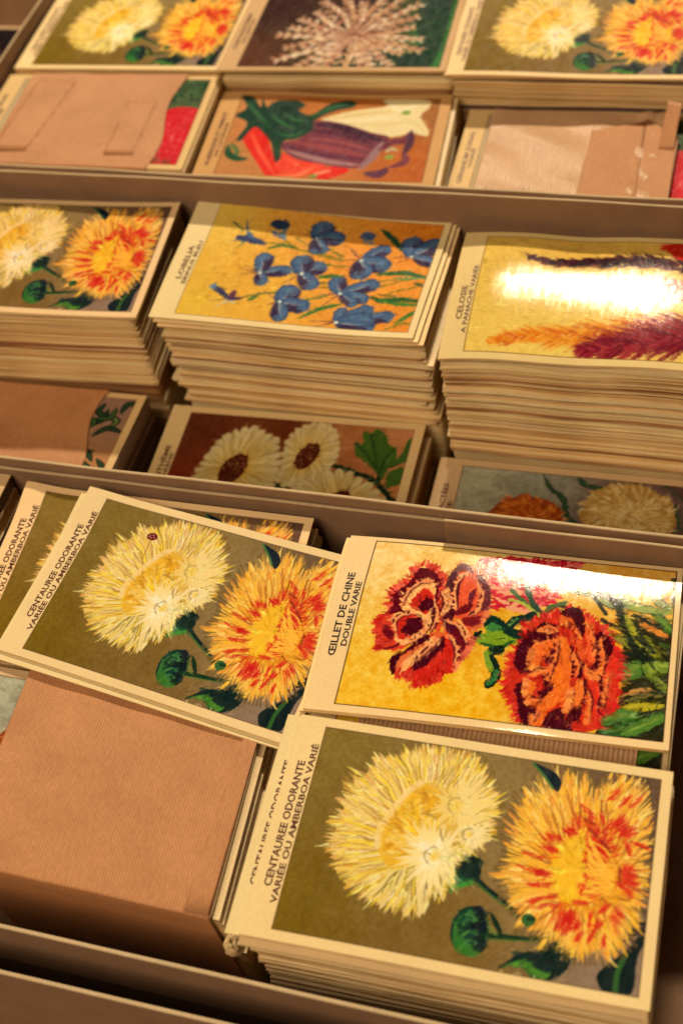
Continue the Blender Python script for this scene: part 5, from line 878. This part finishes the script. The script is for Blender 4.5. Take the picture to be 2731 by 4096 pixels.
stack([[-14.6,56.3,0],[-2.0,56.5,0],[-2.2,64,0],[-14.8,64,0]], .14, -3.2, 13, 'the top right centaurea stack', 'packets stacked under the top right centaurea packet', 66, .09, .05, edges=(M_EDGE2, M_EDGE, M_SHADE))
I_ = [[-26.32,48.05,-.45],[-13.88,48.5,-.75],[-14.4,56.0,-.85],[-27.0,55.6,-.77]]
printed(I_, 'aubergine', LO, 'aubergine and red pepper packet in the rear box', .1, lambda u, v: .10*np.sin(np.pi*u/12.5)*0+.05*np.sin(u*.6), False, seed=67)
stack(sh(I_,.22,-.04), -.96, -3.0, 7, 'the aubergine stack', 'packets stacked under the aubergine packet', 68, .10, .04)
K4 = [[-39.6,48.0,-.12],[-26.75,48.1,-.05],[-27.25,56.0,-.1],[-39.75,55.6,-.12]]
b, s, o0, sl = bundle(K4, 'geranium', LO, 'brown kraft bundle at the rear left with a pink-red flower showing at its right', -9.5, 1.45, 10.6, 2.5, M_KRAFT, 8, .05, .25, 44, .06)
flat_strip('folded_flap', sl, s, [(8.0,.9),(9.6,.9),(9.6,5.4),(8.0,5.4)], .10, M_KRAFT, o0, .03)
flat_strip('folded_flap', sl, s, [(1.6,.9),(3.6,.9),(4.4,7.2),(2.0,7.2)], .10, M_KRAFT, o0, .03)
K5 = [[-13.5,48.4,-1.75],[-1.05,48.4,-1.75],[-1.2,55.9,-1.55],[-13.5,55.8,-1.55]]
b, s, o0, sl = bundle(K5, 'geranium', LO, 'crumpled ribbed kraft bundle at the right of the rear box, one paper ear sticking up', -9.5, 1.3, 10.6, 3, M_KRAFTS, 8, .08, .1, 45, .17)
flat_strip('folded_flap', sl, s, [(6.4,-.1),(9.3,-.1),(9.2,7.0),(6.6,6.0)], .22, M_KRAFT, o0, .04, [.26,.22,.22,.26])
flat_strip('crumpled_end', sl, s, [(9.2,-.1),(10.8,.0),(10.9,5.4),(9.2,7.2)], .3, M_KRAFT, o0, .04, [.14,.5,.55,.22])
flat_strip('paper_ear', sl, s, [(10.0,4.6),(10.75,4.4),(10.9,6.9),(10.2,7.2)], .3, M_KRAFT, o0, .03, [.35,.55,1.4,1.3])
for C_, z, wh in ((J_, -2.02, 'spidery flower stack'), (K_, -3.22, 'top right stack'), (I_, -3.02, 'aubergine stack')):
    stack(C_, z, -9.5, 3, 'the hidden foot of the '+wh, 'packets at the hidden foot of the '+wh, 93+int(-z), .05, .03, start=0)
# packets in the box beyond
printed([[-53.4,56.0,-2.4],[-41.9,56.0,-2.4],[-42.0,63.7,-2.4],[-53.5,63.7,-2.4]], 'dark', LO, 'dark red packet beyond the left wall of the rear box', .12, None, False, ttl=False)
stack([[-53.4,56.0,0],[-41.9,56.0,0],[-42,63.7,0],[-53.5,63.7,0]], -2.56, -9.5, 5, 'the dark red stack beyond the rear box', 'packets under the dark red packet', 71)
# crumpled cellophane scrap between the kraft bundle and the lower right stack
r = np.random.RandomState(4); n1 = 18; th_ = np.linspace(0, 2*math.pi, n1); ph_ = np.linspace(.02, math.pi-.02, 12); TT, PP = np.meshgrid(th_, ph_)
rad = .32+.13*r.rand(12, n1); rad[:,-1] = rad[:,0]
V = np.stack([np.cos(TT)*np.sin(PP)*rad*.8, np.sin(TT)*np.sin(PP)*rad*.8, np.cos(PP)*rad*1.5], -1).reshape(-1,3)*.01
me = mesh_from('crumpled_paper', V, gridq(n1, 12), None, [M_CREAM], False); cp = link('crumpled_paper', me, None, W3((-12.62, 11.3, -1.2))); tag(cp, 'small crumpled pale paper scrap wedged between the brown bundle and the lower right stack', 'paper scrap')
